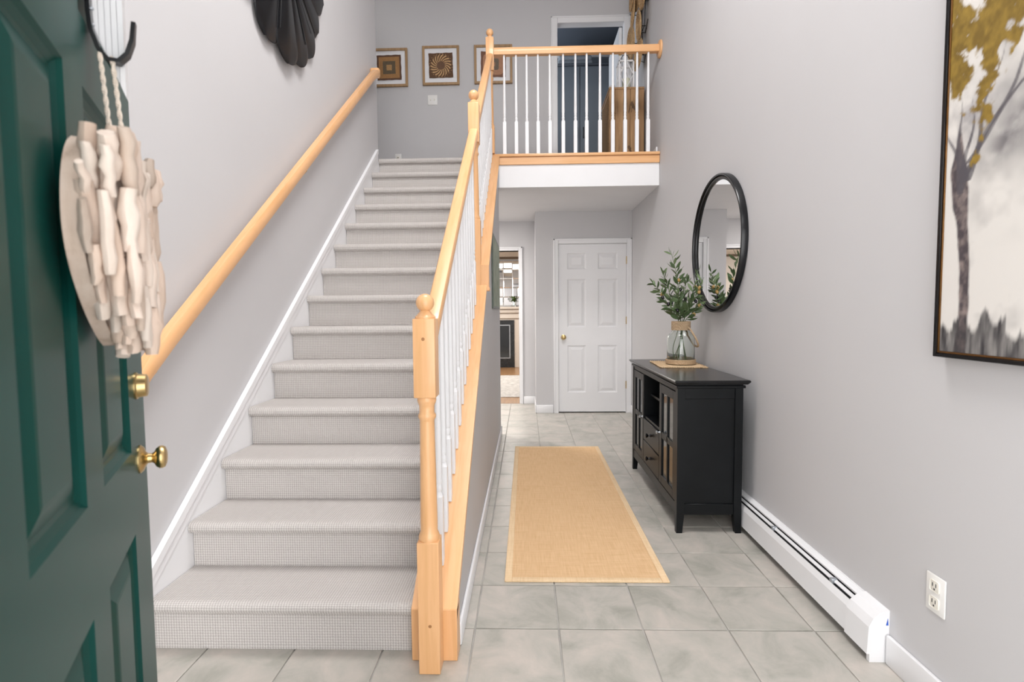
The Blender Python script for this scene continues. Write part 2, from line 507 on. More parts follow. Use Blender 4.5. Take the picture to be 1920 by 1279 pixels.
# ------------------------------------------------------------------ panelled doors
def ring_panel(mb, x0, x1, z0, z1, P, raised=True):
    """recessed and raised panel between bounds; P(u, w, depth) gives the point"""
    rings = [(0, 0), (.006, -.006), (.016, -.011), (.024, -.011), (.050, -.003), (.056, -.002)]
    idx = []
    b = len(mb.v)
    for ins, dep in rings:
        for (u, w) in ((x0 + ins, z0 + ins), (x1 - ins, z0 + ins), (x1 - ins, z1 - ins), (x0 + ins, z1 - ins)):
            mb.v.append(tuple(P(u, w, dep)))
    for r in range(len(rings) - 1):
        for k in range(4):
            a = b + r * 4 + k; c = b + r * 4 + (k + 1) % 4
            mb.f.append((a, c, c + 4, a + 4))
    e = b + (len(rings) - 1) * 4
    mb.f.append((e, e + 1, e + 2, e + 3))
def door_leaf(mb, W0, W1, Z0, Z1, panels, P, T):
    """flat stiles and rails around the panel holes, plain back and edges"""
    us = sorted({W0, W1} | {p[0] for p in panels} | {p[1] for p in panels})
    ws = sorted({Z0, Z1} | {p[2] for p in panels} | {p[3] for p in panels})
    for i in range(len(us) - 1):
        for j in range(len(ws) - 1):
            cu, cw = (us[i] + us[i + 1]) / 2, (ws[j] + ws[j + 1]) / 2
            if any(p[0] < cu < p[1] and p[2] < cw < p[3] for p in panels): continue
            b = len(mb.v)
            for (u, w) in ((us[i], ws[j]), (us[i + 1], ws[j]), (us[i + 1], ws[j + 1]), (us[i], ws[j + 1])): mb.v.append(tuple(P(u, w, 0)))
            mb.f.append((b, b + 1, b + 2, b + 3))
    b = len(mb.v)
    for d in (0, -T):
        for (u, w) in ((W0, Z0), (W1, Z0), (W1, Z1), (W0, Z1)): mb.v.append(tuple(P(u, w, d)))
    mb.f += [(b + 4, b + 7, b + 6, b + 5)] + [(b + k, b + 4 + k, b + 4 + (k + 1) % 4, b + (k + 1) % 4) for k in range(4)]

# white closet door (part of the room: structure)
panels = [(.498, .722, 1.745, 1.935), (.866, 1.100, 1.745, 1.935), (.498, .722, 1.045, 1.625), (.866, 1.100, 1.045, 1.625), (.498, .722, .250, .825), (.866, 1.100, .250, .825)]
PW = lambda u, w, d: Vector((u, YB + .012 - d, w))
mb = MB(); door_leaf(mb, DX0 + .003, DX1 - .003, .014, DZ - .003, panels, PW, .035)
door1 = mb.build('door_1', white, None, False, kind='structure')
for p in panels:
    mb = MB(); ring_panel(mb, *p, PW); mb.build('door_panel', white, door1, False)
kx, kz = .452, .925
Mk = Matrix.Translation((kx, YB + .012, kz)) @ Matrix.Rotation(math.pi / 2, 4, 'X')
MB().lathe([(.001, 0), (.032, 0), (.032, .005), (.022, .010), (.012, .014), (.012, .032), (.024, .040), (.029, .050), (.027, .060), (.016, .067), (.001, .068)], seg=20, Mx=Mk).build('door_knob', brass, door1)
for z in (1.80, 1.08, .30):
    MB().lathe([(.001, z), (.008, z), (.008, z + .09), (.001, z + .09)], DX1 - .001, YB - .004, 8).build('hinge', brass, door1)
struct('door_gap_shade', MB().box(DX0, DX1, YB + .05, YB + .06, 0, .02), slot_dark)  # dark strip standing in for the shade under the door

# ------------------------------------------------------------------ upstairs room beyond the doorway
struct('wall_bedroom', MB().box(-.6, 2.0, 8.2, 8.3, ZC, ZT).box(-.7, -.6, YB + .1, 8.3, ZC, ZT).box(1.42, 1.52, YB + .1, 8.3, ZC, ZT), slate)
struct('floor_bedroom', MB().box(-.7, 2.0, YB, 8.3, ZC + .05, ZF), floor_wood)
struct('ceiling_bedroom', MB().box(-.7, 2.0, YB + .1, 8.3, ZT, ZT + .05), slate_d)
struct('trim_5', MB().box(-.6, 1.42, 8.17, 8.2, ZT - .06, ZT, .008, 2), white, True)
w = thing('wardrobe', (.78, 7.75, ZF), 'slate blue tall wardrobe inside the dark upstairs room', 'wardrobe')
MB().box(.36, 1.22, 7.62, 8.15, ZF + .08, 4.72, .008).build('body', slate, w)
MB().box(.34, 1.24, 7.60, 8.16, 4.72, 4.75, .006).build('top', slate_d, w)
for k in range(2):
    dd_ = MB().box(.375 + k * .42, .785 + k * .42, 7.60, 7.62, ZF + .10, 4.70, .006).build('wardrobe_door', slate, w)
    MB().box(.74 + k * .09, .752 + k * .09, 7.585, 7.60, 3.7, 3.86, .004).build('handle', black_metal, dd_)
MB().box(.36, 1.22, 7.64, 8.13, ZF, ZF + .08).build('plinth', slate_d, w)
bl = MB().box(.48, .98, 7.66, 7.95, 4.75, 4.83, .03, 3).box(.49, .97, 7.67, 7.94, 4.825, 4.90, .03, 3)
bl.build('folded_blanket', plain('blanket', (.33, .36, .40), .9, .1, 8, bump=.3), None, label='grey folded blanket on top of the upstairs wardrobe', cat='blanket')
# the open upstairs door leaf
d2 = MB().box(UX1 - .040, UX1 - .004, YB + .105, YB + .86, ZF + .012, UZ - .004, .002).build('door_2', white, None, kind='structure')
for z in (3.2, 4.27):
    MB().box(UX1 - .046, UX1 - .012, YB + .094, YB + .106, z, z + .10, .002).build('hinge', brass, d2)

# ------------------------------------------------------------------ living room beyond the hall
LY = 11.6
struct('floor_living', MB().box(-3.3, 2.2, 6.98, LY + .1, -.06, -.002), floor_wood)
lw = MB().box(-3.3, 2.2, LY, LY + .1, 0, 2.5).box(2.1, 2.2, 7.06, LY, 0, 2.5)
lw.box(-3.3, -3.2, 7.06, 7.6, 0, 2.5).box(-3.3, -3.2, 7.6, 10.9, 0, .8).box(-3.3, -3.2, 7.6, 10.9, 2.2, 2.5).box(-3.3, -3.2, 10.9, LY, 0, 2.5)
lw.box(.217, 2.2, 7.06, 7.12, 0, 2.5).box(-3.3, -1.0, 7.06, 7.08, 0, 2.5)
struct('wall_living', lw, cream)
struct('ceiling_living', MB().box(-3.3, 2.2, 7.06, LY + .1, 2.44, 2.5), plain('ceiling_beige', (.55, .48, .40), .8, .03))
struct('trim_6', MB().box(-3.2, 2.1, LY - .05, LY, 2.395, 2.44, .006), plain('crown_brown', (.14, .095, .06), .5))
fr = MB()
for y in (7.6, 8.7, 9.8, 10.86): fr.box(-3.29, -3.21, y, y + .05, .8, 2.2)
for z in (.8, 1.48, 2.15): fr.box(-3.285, -3.215, 7.6, 10.91, z, z + .05)
struct('window_1', fr, white)
rg = MB().box(-2.2, 1.2, 7.45, 9.95, -.002, .010, .004).build('area_rug', rug_m, None, label='pale grey area rug on the wooden floor past the hall doorway', cat='rug')
fp = thing('fireplace', (-.9, LY, 0), 'black stone fireplace with a cream mantel seen through the hall doorway', 'fireplace')
MB().box(-1.70, -.16, LY - .16, LY - .001, 0, 1.08).build('surround', cream, fp)
MB().box(-1.52, -.262, LY - .18, LY - .16, .0, 1.045).build('stone_slab', black_stone, fp)
MB().box(-1.40, -.352, LY - .19, LY - .18, .20, .945).build('frame', steel, fp)
MB().box(-1.37, -.372, LY - .195, LY - .188, .22, .925).build('firebox_glass', dark_glass, fp)
mt = MB().box(-1.80, -.06, LY - .30, LY - .001, 1.29, 1.34, .006).box(-1.76, -.10, LY - .25, LY - .001, 1.20, 1.29, .02, 2).box(-1.72, -.14, LY - .20, LY - .001, 1.08, 1.20, .01)
mt.build('mantel', cream, fp)
mw = thing('mirror_tile_wall', (-.8, LY, 1.34), 'wall of square bevelled mirror tiles above the fireplace mantel', 'mirror')
MB().box(-1.5, .1, LY - .012, LY - .001, 1.35, 2.38).build('backing', steel, mw)
for i in range(8):
    for j in range(5):
        cx, cz = -1.4 + .2 * i, 1.46 + .2 * j
        t = MB()
        b = .012
        h = .0975
        t.add([(-h, 0, -h), (h, 0, -h), (h, 0, h), (-h, 0, h), (-h + b, -.006, -h + b), (h - b, -.006, -h + b), (h - b, -.006, h - b), (-h + b, -.006, h - b)],
              [(0, 1, 5, 4), (1, 2, 6, 5), (2, 3, 7, 6), (3, 0, 4, 7), (4, 5, 6, 7)])
        t.xform(Matrix.Translation((cx, LY - .013, cz)) @ Matrix.Rotation(rnd.uniform(-.015, .015), 4, 'X') @ Matrix.Rotation(rnd.uniform(-.02, .02), 4, 'Z'))
        t.build('mirror_tile', mirror_m, mw, False)
pp = thing('potted_plant', (-.27, LY - .17, 1.34), 'small leafy plant in a glass pot on the fireplace mantel', 'plant')
MB().lathe([(.001, 1.342), (.045, 1.342), (.055, 1.44), (.048, 1.44), (.04, 1.36), (.001, 1.36)], -.27, LY - .17, 14).build('pot', mk_glass('pot_glass', (.9, .93, .92)), pp)
lf = MB()
for k in range(70):
    a, e = rnd.uniform(0, 6.28), rnd.uniform(.1, 1.3)
    d = Vector((math.cos(a) * math.cos(e), math.sin(a) * math.cos(e), math.sin(e)))
    p = Vector((-.27, LY - .17, 1.43)) + Vector((d.x * .17, d.y * .12, d.z * .13)) * rnd.uniform(.4, 1)
    sd = d.cross(Vector((0, 0, 1))).normalized() * .018
    lf.add([p - d * .03, p + sd, p + d * .035, p - sd], [(0, 1, 2, 3)])
lf.build('foliage', plant_m, pp, False, kind='stuff')

# ------------------------------------------------------------------ staircase
XS0, XS1 = XL + .015, -.418
st = thing('staircase', (-.9, Y1, 0), 'straight flight of stairs covered in light grey loop carpet', 'staircase')
NO = .032
def tread_prof(n):
    y = Y1 + (n - 1) * RUN; z = n * RISE
    yb = y + RUN + .004 if n < NR else y + .05
    pts = [(yb, z - .040), (yb, z)]
    r = .025
    cy, cz = y - NO + r, z - r
    for k in range(9):
        a = math.pi / 2 + math.pi * k / 8
        pts.append((cy + r * math.cos(a) * 1.0, cz + r * math.sin(a)))
    pts.append((y + .002, z - 2 * r))
    return pts
for n in range(1, NR + 1):
    y = Y1 + (n - 1) * RUN
    MB().prism([(y, (n - 1) * RISE + .001), (y + .03, (n - 1) * RISE + .001), (y + .03, n * RISE - .034), (y, n * RISE - .034)], 'x', XS0, XS1).build('riser', carpet, st, False)
    MB().prism(tread_prof(n), 'x', XS0, XS1).build('tread', carpet, st, True, 60)
# white skirt board with its cap moulding along the wall
sl = RISE / RUN
SK = lambda y: .258 + sl * (y - 1.82)
MB().prism([(1.72, 0), (1.72, SK(1.72) - .02), (4.99, SK(4.99) - .02), (5.06, SK(4.99) - .10), (5.06, ZF - .25), (1.98, 0)], 'x', XL + .0015, XL + .013).build('skirt_board', white, st, False)
ca = MB()
for (a, b, t) in ((.005, .044, .026), (-.045, .010, .019)):
    ca.prism([(1.70, SK(1.70) + a), (4.99, SK(4.99) + a), (4.99, SK(4.99) + b), (1.70, SK(1.70) + b)], 'x', XL + .0015, XL + t)
ca.build('skirt_cap', white, st, False)

# ------------------------------------------------------------------ stair railing
XN = -.341
def newel(parent, cx, cy, zb, z1, z2, zt, w, ball):
    """square foot zb..z1, turned shaft z1..z2, square head z2..zt, ball finial"""
    h = w / 2
    nw = MB().box(cx - h, cx + h, cy - h, cy + h, zb, z1, .002)
    ob = nw.build('newel_post', wood_z, parent)
    L = z2 - z1
    r = h * .82
    prof = [(h * .95, z1 - .002), (h * .99, z1 + .010), (h * .90, z1 + .022), (r * .96, z1 + .03), (r * .98, z1 + L * .12), (r * .92, z1 + L * .4), (r * .84, z1 + L * .72),
            (r * .82, z2 - .085), (r * .84, z2 - .080), (r * 1.0, z2 - .070), (r * 1.0, z2 - .062), (r * .84, z2 - .054), (r * .86, z2 - .030), (r * 1.02, z2 - .018), (r * 1.08, z2 - .010), (r * .98, z2 + .002)]
    MB().lathe(prof, cx, cy, 24).build('turned_shaft', wood_z, ob)
    MB().box(cx - h, cx + h, cy - h, cy + h, z2, zt, .003, 2).build('newel_head', wood_z, ob)
    MB().lathe([(.001, zt - .002), (h * .94, zt - .002), (h * .94, zt + .006), (h * .80, zt + .011), (h * .58, zt + .020), (h * .40, zt + .028), (.001, zt + .03)], cx, cy, 20).build('neck', wood_z, ob)
    MB().sphere((cx, cy, zt + .022 + ball), ball, 22, 14).build('ball_finial', wood_z, ob)
    return ob
rail_prof = [(-.026, -.050), (.026, -.050), (.029, -.030), (.030, -.014), (.024, -.003), (.012, 0), (-.012, 0), (-.024, -.003), (-.030, -.014), (-.029, -.030)]
def sloped_rail(name, x0, x1, y0, y1, z0, z1, parent, mat):
    mb = MB(); n = len(rail_prof)
    vs_ = [(x0 + a, y0, z0 + b * 1.15) for a, b in rail_prof] + [(x1 + a, y1, z1 + b * 1.15) for a, b in rail_prof]
    fs = [tuple(range(n)), tuple(range(2 * n - 1, n - 1, -1))] + [(i, i + n, (i + 1) % n + n, (i + 1) % n) for i in range(n)]
    mb.add(vs_, fs)
    return mb.build(name, mat, parent, True, 45)
sr = thing('stair_railing', (XN, 1.75, 0), 'maple stair railing with ball topped posts and white balusters up the stairs', 'railing')
n1_ = newel(sr, XN, 1.750, 0, .465, .962, 1.228, .074, .031)
plug_m = plain('wood_plug', (.36, .16, .055), .5, .2, 60)
for (px_, pz_) in ((XN + .004, .172), (XN - .002, 1.160)):   # screw plugs in the post's front face
    Mp = Matrix.Translation((px_, 1.7132, pz_)) @ Matrix.Rotation(math.pi / 2, 4, 'X')
    MB().lathe([(.0005, 0), (.006, 0), (.0055, .0006), (.0005, .0007)], seg=14, Mx=Mp).build('wood_plug', plug_m, n1_, label='small round brown wood plug')
XM, XT = -.328, -.322
newel(sr, XM, 3.425, 1.40, 1.845, 2.335, 2.585, .070, .033)
newel(sr, XT, 5.02, ZF + .0155, 2.99, 3.50, 3.80, .074, .034)
RL = lambda y: 1.300 + .785 * (y - 1.964)
sloped_rail('handrail', XN - .003, XM, 1.785, 3.392, RL(1.785), RL(3.392), sr, wood_s)
RU = lambda y: 2.490 + .762 * (y - 3.46)
sloped_rail('handrail', XM, XT, 3.458, 4.985, RU(3.458), RU(4.985), sr, wood_s)
# sloping cap boards and trim blocks
MB().prism([(1.79, CL(1.79)), (1.79, CL(1.79) - .04), (3.42, CL(3.42) - .04), (3.42, CL(3.42))], 'x', -.418, -.254).build('cap_board', wood_s, sr, False)
MB().prism([(3.41, CU(3.41)), (3.41, CU(3.41) - .045), (YLOFT - .034, CU(YLOFT - .034) - .045), (YLOFT - .034, CU(YLOFT - .034))], 'x', -.405, -.240).build('cap_board', wood_s, sr, False)
MB().box(-.418, -.254, 1.784, 1.86, 0, CL(1.79), .002).build('end_block', wood_z, sr)
MB().box(-.405, -.240, 3.392, 3.46, CL(3.4) - .035, CU(3.41), .002).box(-.405, -.236, 3.385, 3.46, CL(3.4) - .045, CL(3.4) - .02, .003).build('end_block', wood_z, sr)
def baluster(parent, x, y, zb, zt, zs=None):
    """tapered white baluster: square foot then turned taper"""
    h = .0165
    L = zt - zb
    zs = zb + .36 * L if zs is None else zs
    o = MB().box(x - h, x + h, y - h, y + h, zb, zs, .0015)
    prof = [(h * 1.05, zs - .002), (h * .78, zs + .012), (h * .70, zs + .016), (h * .84, zs + .026), (h * .84, zs + .036), (h * .66, zs + .044), (h * .82, zs + .056), (h * .82, zs + .062), (h * .70, zs + .068), (h * .86, zs + .085), (h * .72, zs + (zt - zs) * .5), (h * .58, zt)]
    o.lathe(prof, x, y, 12)
    return o.build('baluster', white, parent, True, 30)
for k in range(13):
    y = 1.925 + .1085 * k
    t = (y - 1.785) / 1.6
    baluster(sr, XN + (XM - XN) * t + .004, y, CL(y) - .006 + .0, RL(y) - .05, CL(y) + .26)
for k in range(14):
    y = 4.955 - .1025 * k
    baluster(sr, -.322, y, CU(y) - .006, RU(y) - .05, CU(y) + .26)

lr = thing('loft_railing', (.5, 5.02, ZF), 'maple loft railing with thirteen white balusters above the hall', 'railing')
mb = MB()
pr = [(5.02 + a, 3.712 + b * 1.35) for a, b in rail_prof]
mb.prism(pr, 'x', XT + .039, XR - .022).build('handrail', wood_x, lr, True, 45)
Mr = Matrix.Translation((XR - .001, 5.02, 3.672)) @ Matrix.Rotation(-math.pi / 2, 4, 'Y')
MB().lathe([(.001, 0), (.078, 0), (.080, .006), (.076, .016), (.068, .021), (.001, .021)], seg=28, Mx=Mr).build('wall_rosette', wood_z, lr)
MB().box(XT - .04, XR - .002, YLOFT - .032, YLOFT + .075, ZF - .013, ZF + .014, .006, 2).build('nosing', wood_x, lr)
MB().box(XKW + .014, XR - .002, YLOFT - .016, YLOFT + .019, ZF - .085, ZF - .014, .003).build('apron', wood_x, lr)
for x in (-.190, -.079, .021, .127, .238, .363, .478, .583, .708, .828, .943, 1.053, 1.157):
    baluster(lr, x, 5.02, ZF + .012, 3.645, 3.03)
struct('baseboard_loft', MB().box(XR - .013, XR, YLOFT + .08, 5.5, ZF + .0, ZF + .09, .004), white, True)

# wall-side handrail
hr = thing('wall_handrail', (XL, 3.2, 2.1), 'maple handrail mounted on brackets along the left wall', 'handrail')
HR = lambda y: 1.120 + .785 * (y - 1.824)
xh = XL + .062
mb = MB()
path = [(1.60, HR(1.60) - .10), (1.70, HR(1.70) - .035), (1.80, HR(1.80) - .004), (1.92, HR(1.92)), (4.70, HR(4.70)), (4.80, HR(4.80) - .012), (4.87, HR(4.87) - .04)]
pf = [(-.020, -.062), (.020, -.062), (.026, -.045), (.026, -.018), (.018, -.003), (-.018, -.003), (-.026, -.018), (-.026, -.045)]
n = len(pf); vs_ = []; fs = []
for (y, z) in path:
    vs_ += [(xh + a, y, z + b * 1.25) for a, b in pf]
for i in range(len(path) - 1):
    fs += [(i * n + k, i * n + (k + 1) % n, (i + 1) * n + (k + 1) % n, (i + 1) * n + k) for k in range(n)]
fs += [tuple(range(n)), tuple(range(len(path) * n - 1, (len(path) - 1) * n - 1, -1))]
mb.add(vs_, fs).build('rail', wood_s, hr, True, 40)
MB().box(XL, xh + .026, 4.845, 4.90, HR(4.87) - .105, HR(4.87) - .025, .018, 3).build('wall_return', wood_x, hr)
for y in (1.86, 3.25, 4.55):
    z = HR(y) - .078
    br = MB().tube([(XL + .002, y, z - .06), (XL + .03, y, z - .055), (XL + .055, y, z - .03), (xh, y, z)], .005, 8)
    br.lathe([(.001, 0), (.022, 0), (.022, .005), (.001, .006)], seg=12, Mx=Matrix.Translation((XL, y, z - .06)) @ Matrix.Rotation(math.pi / 2, 4, 'Y'))
    br.build('bracket', brass, hr)

# ------------------------------------------------------------------ green front door
LATCH = Vector((-.835, 1.1, 0)); DDIR = Vector((-.55, 1, 0)).normalized(); DN = Vector((DDIR.y, -DDIR.x, 0))
PD = lambda s, z, off=0.0: LATCH + DDIR * s + DN * off + Vector((0, 0, z))
DW = .862
gp = [(-.690, -.470, .21, .825), (-.375, -.155, .21, .825), (-.690, -.470, .985, 1.590), (-.375, -.155, .985, 1.590), (-.690, -.470, 1.70, 1.90), (-.375, -.155, 1.70, 1.90)]
gdoor = thing('front_door', PD(-DW, 0), 'open dark green panelled front door with brass knob', 'door')
mb = MB(); door_leaf(mb, -DW, 0, .012, 2.03, gp, PD, .045); mb.build('door_leaf', green, gdoor, False)
for p in gp:
    mb = MB(); ring_panel(mb, *p, PD); mb.build('door_panel', green, gdoor, False)
MK = lambda s, z: Matrix.Translation(PD(s, z)) @ Matrix(((DDIR.x, 0, DN.x), (DDIR.y, 0, DN.y), (0, 1, 0))).to_4x4()
MB().lathe([(r * .80, z * .60) for r, z in [(.001, 0), (.036, 0), (.036, .004), (.030, .012), (.018, .018), (.013, .024), (.012, .036), (.015, .042), (.024, .048), (.029, .057), (.0295, .066), (.026, .074), (.016, .079), (.001, .080)]], seg=28, Mx=MK(-.076, .953)).build('door_knob', brass, gdoor)
db = MB().lathe([(.001, 0), (.0275, 0), (.0275, .003), (.0245, .005), (.0225, .019), (.019, .021), (.001, .021)], seg=28, Mx=MK(-.082, 1.106)).build('deadbolt', brass, gdoor)
# wreath hook on the door
hk = thing('door_hook', PD(-.33, 1.64), 'black iron hook with a white fluted bracket on the green door', 'hook')
hp = [(-.330, 1.94, .004), (-.330, 1.72, .004), (-.330, 1.692, .006), (-.330, 1.665, .014), (-.330, 1.650, .026), (-.330, 1.650, .040), (-.330, 1.663, .051), (-.330, 1.685, .058), (-.330, 1.715, .061)]
mb = MB(); vs_ = []; fs = []
for i, (s_, z, o_) in enumerate(hp):
    p = Vector((o_, z)); q = Vector((hp[max(i - 1, 0)][2], hp[max(i - 1, 0)][1])); r_ = Vector((hp[min(i + 1, len(hp) - 1)][2], hp[min(i + 1, len(hp) - 1)][1]))
    t = (r_ - q).normalized(); nn = Vector((t.y, -t.x)) * .003
    wv = .009 if i < 8 else .006
    for (a, b) in ((-wv, -1), (wv, -1), (wv, 1), (-wv, 1)):
        vs_.append(PD(s_ + a, p.y + nn.y * b, p.x + nn.x * b))
for i in range(len(hp) - 1):
    fs += [(i * 4 + k, i * 4 + (k + 1) % 4, i * 4 + 4 + (k + 1) % 4, i * 4 + 4 + k) for k in range(4)]
fs += [(0, 1, 2, 3), tuple(len(hp) * 4 - 1 - k for k in range(4))]
mb.add(vs_, fs).build('hook', black_metal, hk, True, 50)
for z in (1.70, 1.725, 1.75, 1.80, 1.90):
    MB().sphere(PD(-.330, z, .0075), .0035, 8, 6).build('screw', steel, hk)
fb = MB()
for k in range(5):     # flutes run down the bracket, the lower end is cut on a slant
    o0, o1 = .006 + k * .0080, .0128 + k * .0080
    zb = lambda o: 1.705 - 2.7 * (o - .006)
    for (a, b) in ((0, .018),):
        q = [PD(-.318, zb(o0), o0), PD(-.318, zb(o1), o1), PD(-.318, 1.99, o1), PD(-.318, 1.99, o0), PD(-.296, zb(o0), o0), PD(-.296, zb(o1), o1), PD(-.296, 1.99, o1), PD(-.296, 1.99, o0)]
        fb.add(q, [(0, 1, 2, 3), (7, 6, 5, 4), (0, 4, 5, 1), (1, 5, 6, 2), (2, 6, 7, 3), (3, 7, 4, 0)])
q = [PD(-.314, 1.702, .004), PD(-.314, 1.606, .0445), PD(-.314, 1.99, .0445), PD(-.314, 1.99, .004), PD(-.298, 1.702, .004), PD(-.298, 1.606, .0445), PD(-.298, 1.99, .0445), PD(-.298, 1.99, .004)]
fb.add(q, [(0, 1, 2, 3), (7, 6, 5, 4), (0, 4, 5, 1), (1, 5, 6, 2), (2, 6, 7, 3), (3, 7, 4, 0)])
fb.build('fluted_bracket', white, hk, False)

# driftwood heart
HC, HZ0, HZ1, HWD = -.395, 1.195, 1.495, .185
ht = thing('driftwood_heart', PD(HC, HZ0, .04), 'driftwood heart hanging by a cord on the green door', 'wreath')
def heart_half(zf):
    """half-width and inner gap of the heart at height fraction zf (0 tip .. 1 top)"""
    if zf < .60: return HWD * (math.sin(zf / .60 * math.pi / 2) ** .8), 0.0
    t = (zf - .60) / .40
    mid, rad = HWD * .5, HWD * .5
    ww = rad * math.sqrt(max(0, 1 - t * t))
    return mid + ww, max(0.0, mid - ww - .03)
hr_rnd = random.Random(21)
def stick(s0, z0, s1, z1, o0, r, flat=1.0):
    mb = MB(); p0 = Vector((s0, z0)); p1 = Vector((s1, z1))
    n_ = 5; sg = 8; vs_ = []; fs = []
    d = (p1 - p0).normalized(); sd = Vector((-d.y, d.x))
    wob = [hr_rnd.uniform(-.0022, .0022) for _ in range(n_ + 1)]
    for i in range(n_ + 1):
        t = i / n_
        c = p0.lerp(p1, t) + sd * wob[i]
        rr = r * (0.62 + .45 * math.sin(math.pi * (0.12 + .76 * t))) * hr_rnd.uniform(.84, 1.14)
        for k in range(sg):
            a = 2 * math.pi * k / sg
            q = c + sd * (rr * math.cos(a) * flat)
            vs_.append(PD(q.x, q.y, o0 + wob[-1 - i] + rr * math.sin(a) * .85))
    for i in range(n_):
        fs += [(i * sg + k, i * sg + (k + 1) % sg, (i + 1) * sg + (k + 1) % sg, (i + 1) * sg + k) for k in range(sg)]
    fs += [tuple(range(sg - 1, -1, -1)), tuple(n_ * sg + k for k in range(sg))]
    mb.add(vs_, fs).build('driftwood_stick', drift, ht, True, 50)
# backing board cut as a heart
poly = []
for i in range(25):
    zf = i / 24 * .985; a, g_ = heart_half(zf); poly.append((HC + a * .93, HZ0 + .01 + zf * (HZ1 - HZ0 - .02)))
for i in range(24, -1, -1):
    zf = i / 24 * .985; a, g_ = heart_half(zf); poly.append((HC - a * .93, HZ0 + .01 + zf * (HZ1 - HZ0 - .02)))
mb = MB(); n = len(poly)
mb.add([PD(a, b, .012) for a, b in poly] + [PD(a, b, .030) for a, b in poly], [tuple(range(n)), tuple(range(2 * n - 1, n - 1, -1))] + [(i, (i + 1) % n, (i + 1) % n + n, i + n) for i in range(n)])
mb.build('backing_board', drift, ht, False)
ncol = (15, 14, 11)
for layer, o_ in enumerate((.036, .054, .071)):
    shrink = (1.02, .93, .74)[layer]
    for c in range(ncol[layer]):
        u = (-1 + 2 * (c + .5) / ncol[layer]) * shrink
        lo = min((k / 100 for k in range(101) if heart_half(k / 100)[0] >= abs(u) * HWD), default=None)
        if lo is None: continue
        hi = max(k / 100 for k in range(101) if heart_half(k / 100)[0] >= abs(u) * HWD)
        hi -= .16 * max(0, 1 - abs(u) / .22)          # the notch between the lobes
        zf = lo - .02
        while zf < hi - .04:
            L = hr_rnd.uniform(.045, .125) / (HZ1 - HZ0)
            z2 = min(zf + L, hi + .015)
            if hi - z2 < .10: z2 = hi + hr_rnd.uniform(-.02, .02)
            tl = hr_rnd.gauss(0, .006) + u * .012
            stick(HC + u * HWD - tl, HZ0 + zf * (HZ1 - HZ0), HC + u * HWD + tl, HZ0 + z2 * (HZ1 - HZ0), o_ + hr_rnd.uniform(-.004, .004), hr_rnd.uniform(.0065, .0140), hr_rnd.uniform(.9, 1.3))
            zf = z2 + hr_rnd.uniform(-.03, .015)
for sd_ in (-1, 1):   # the two strands of cord from the hook to the heart
    for q in range(2):
        pts = []
        for i in range(60):
            t = i / 59
            z = 1.655 + (1.43 - 1.655) * t; ph = t * 42 + q * math.pi
            pts.append(PD(-.338 + sd_ * .004 + .0014 * math.cos(ph) - .03 * t, z, .024 + sd_ * .007 + .020 * t + .0014 * math.sin(ph)))
        MB().tube(pts, .0024, 6).build('cord', cord_m, ht)

# ------------------------------------------------------------------ baseboard heater
HY0, HY1 = 1.80, 4.5
bh = thing('baseboard_heater', (XR, 3.0, 0), 'white baseboard heater along the right wall behind the black cabinet', 'heater')
MB().prism([(XR, .015), (XR, .185), (XR - .006, .185), (XR - .006, .015)], 'y', HY0 + .02, HY1).build('back_plate', white, bh, False)
MB().prism([(XR - .001, .185), (XR - .030, .176), (XR - .030, .170), (XR - .001, .178)], 'y', HY0 + .02, HY1).build('top_hood', white, bh, False)
MB().prism([(XR - .072, .035), (XR - .066, .035), (XR - .062, .125), (XR - .052, .150), (XR - .056, .153), (XR - .067, .128)], 'y', HY0 + .08, HY1).build('front_panel', white, bh, False)
MB().prism([(XR - .0375, .168), (XR - .0375, .165), (XR - .0455, .156), (XR - .0455, .159)], 'y', HY0 + .11, HY1).build('damper', white, bh, False)
MB().prism([(XR - .060, .05), (XR - .008, .05), (XR - .008, .15), (XR - .050, .142), (XR - .060, .12)], 'y', HY0 + .10, HY1).build('fin_tube', slot_dark, bh, False)
ec = MB().prism([(XR, .0), (XR, .188), (XR - .030, .180), (XR - .056, .158), (XR - .071, .128), (XR - .076, .030), (XR - .066, .030), (XR - .066, 0)], 'y', HY0, HY0 + .016)
ec.prism([(XR, .10), (XR, .188), (XR - .030, .180), (XR - .056, .158), (XR - .071, .128), (XR - .076, .030), (XR - .070, .030), (XR - .060, .12)], 'y', HY0 + .016, HY0 + .13)
ec.build('end_cap', white, bh, False)
MB().prism([(XR - .004, .135), (XR - .012, .135), (XR - .006, .160)], 'y', HY0 - .001, HY0 + .001).build('sticker', blue_m, bh, False, label='small blue sticker')
for y in (2.05, 2.55):
    MB().box(XR - .055, XR - .030, y, y + .02, .150, .168, .002).build('bracket', steel, bh)

# ------------------------------------------------------------------ runner
RX0, RX1, RY0, RY1 = -.108, .650, 2.325, 4.70
ru = thing('runner_rug', ((RX0 + RX1) / 2, 3.5, 0), 'tan sisal runner rug on the tiled hall floor', 'rug')
mb = MB()
nx_, ny_ = 6, 60
vs_ = []; fs = []
for j in range(ny_ + 1):
    y = RY0 + .03 + (RY1 - RY0 - .06) * j / ny_
    for i in range(nx_ + 1):
        x = RX0 + .032 + (RX1 - RX0 - .064) * i / nx_
        e = abs(i / nx_ - .5) * 2
        ridge = sum(math.exp(-((y - c) / .03) ** 2) * h for c, h in ((4.4, .004), (4.2, .004), (3.92, .005), (3.62, .003), (3.3, .004))) * e
        vs_.append((x, y, .0065 + ridge))
for j in range(ny_):
    for i in range(nx_):
        a = j * (nx_ + 1) + i; fs.append((a, a + 1, a + nx_ + 2, a + nx_ + 1))
mb.add(vs_, fs)
mb.box(RX0 + .03, RX1 - .03, RY0 + .03, RY1 - .03, .0005, .0062)
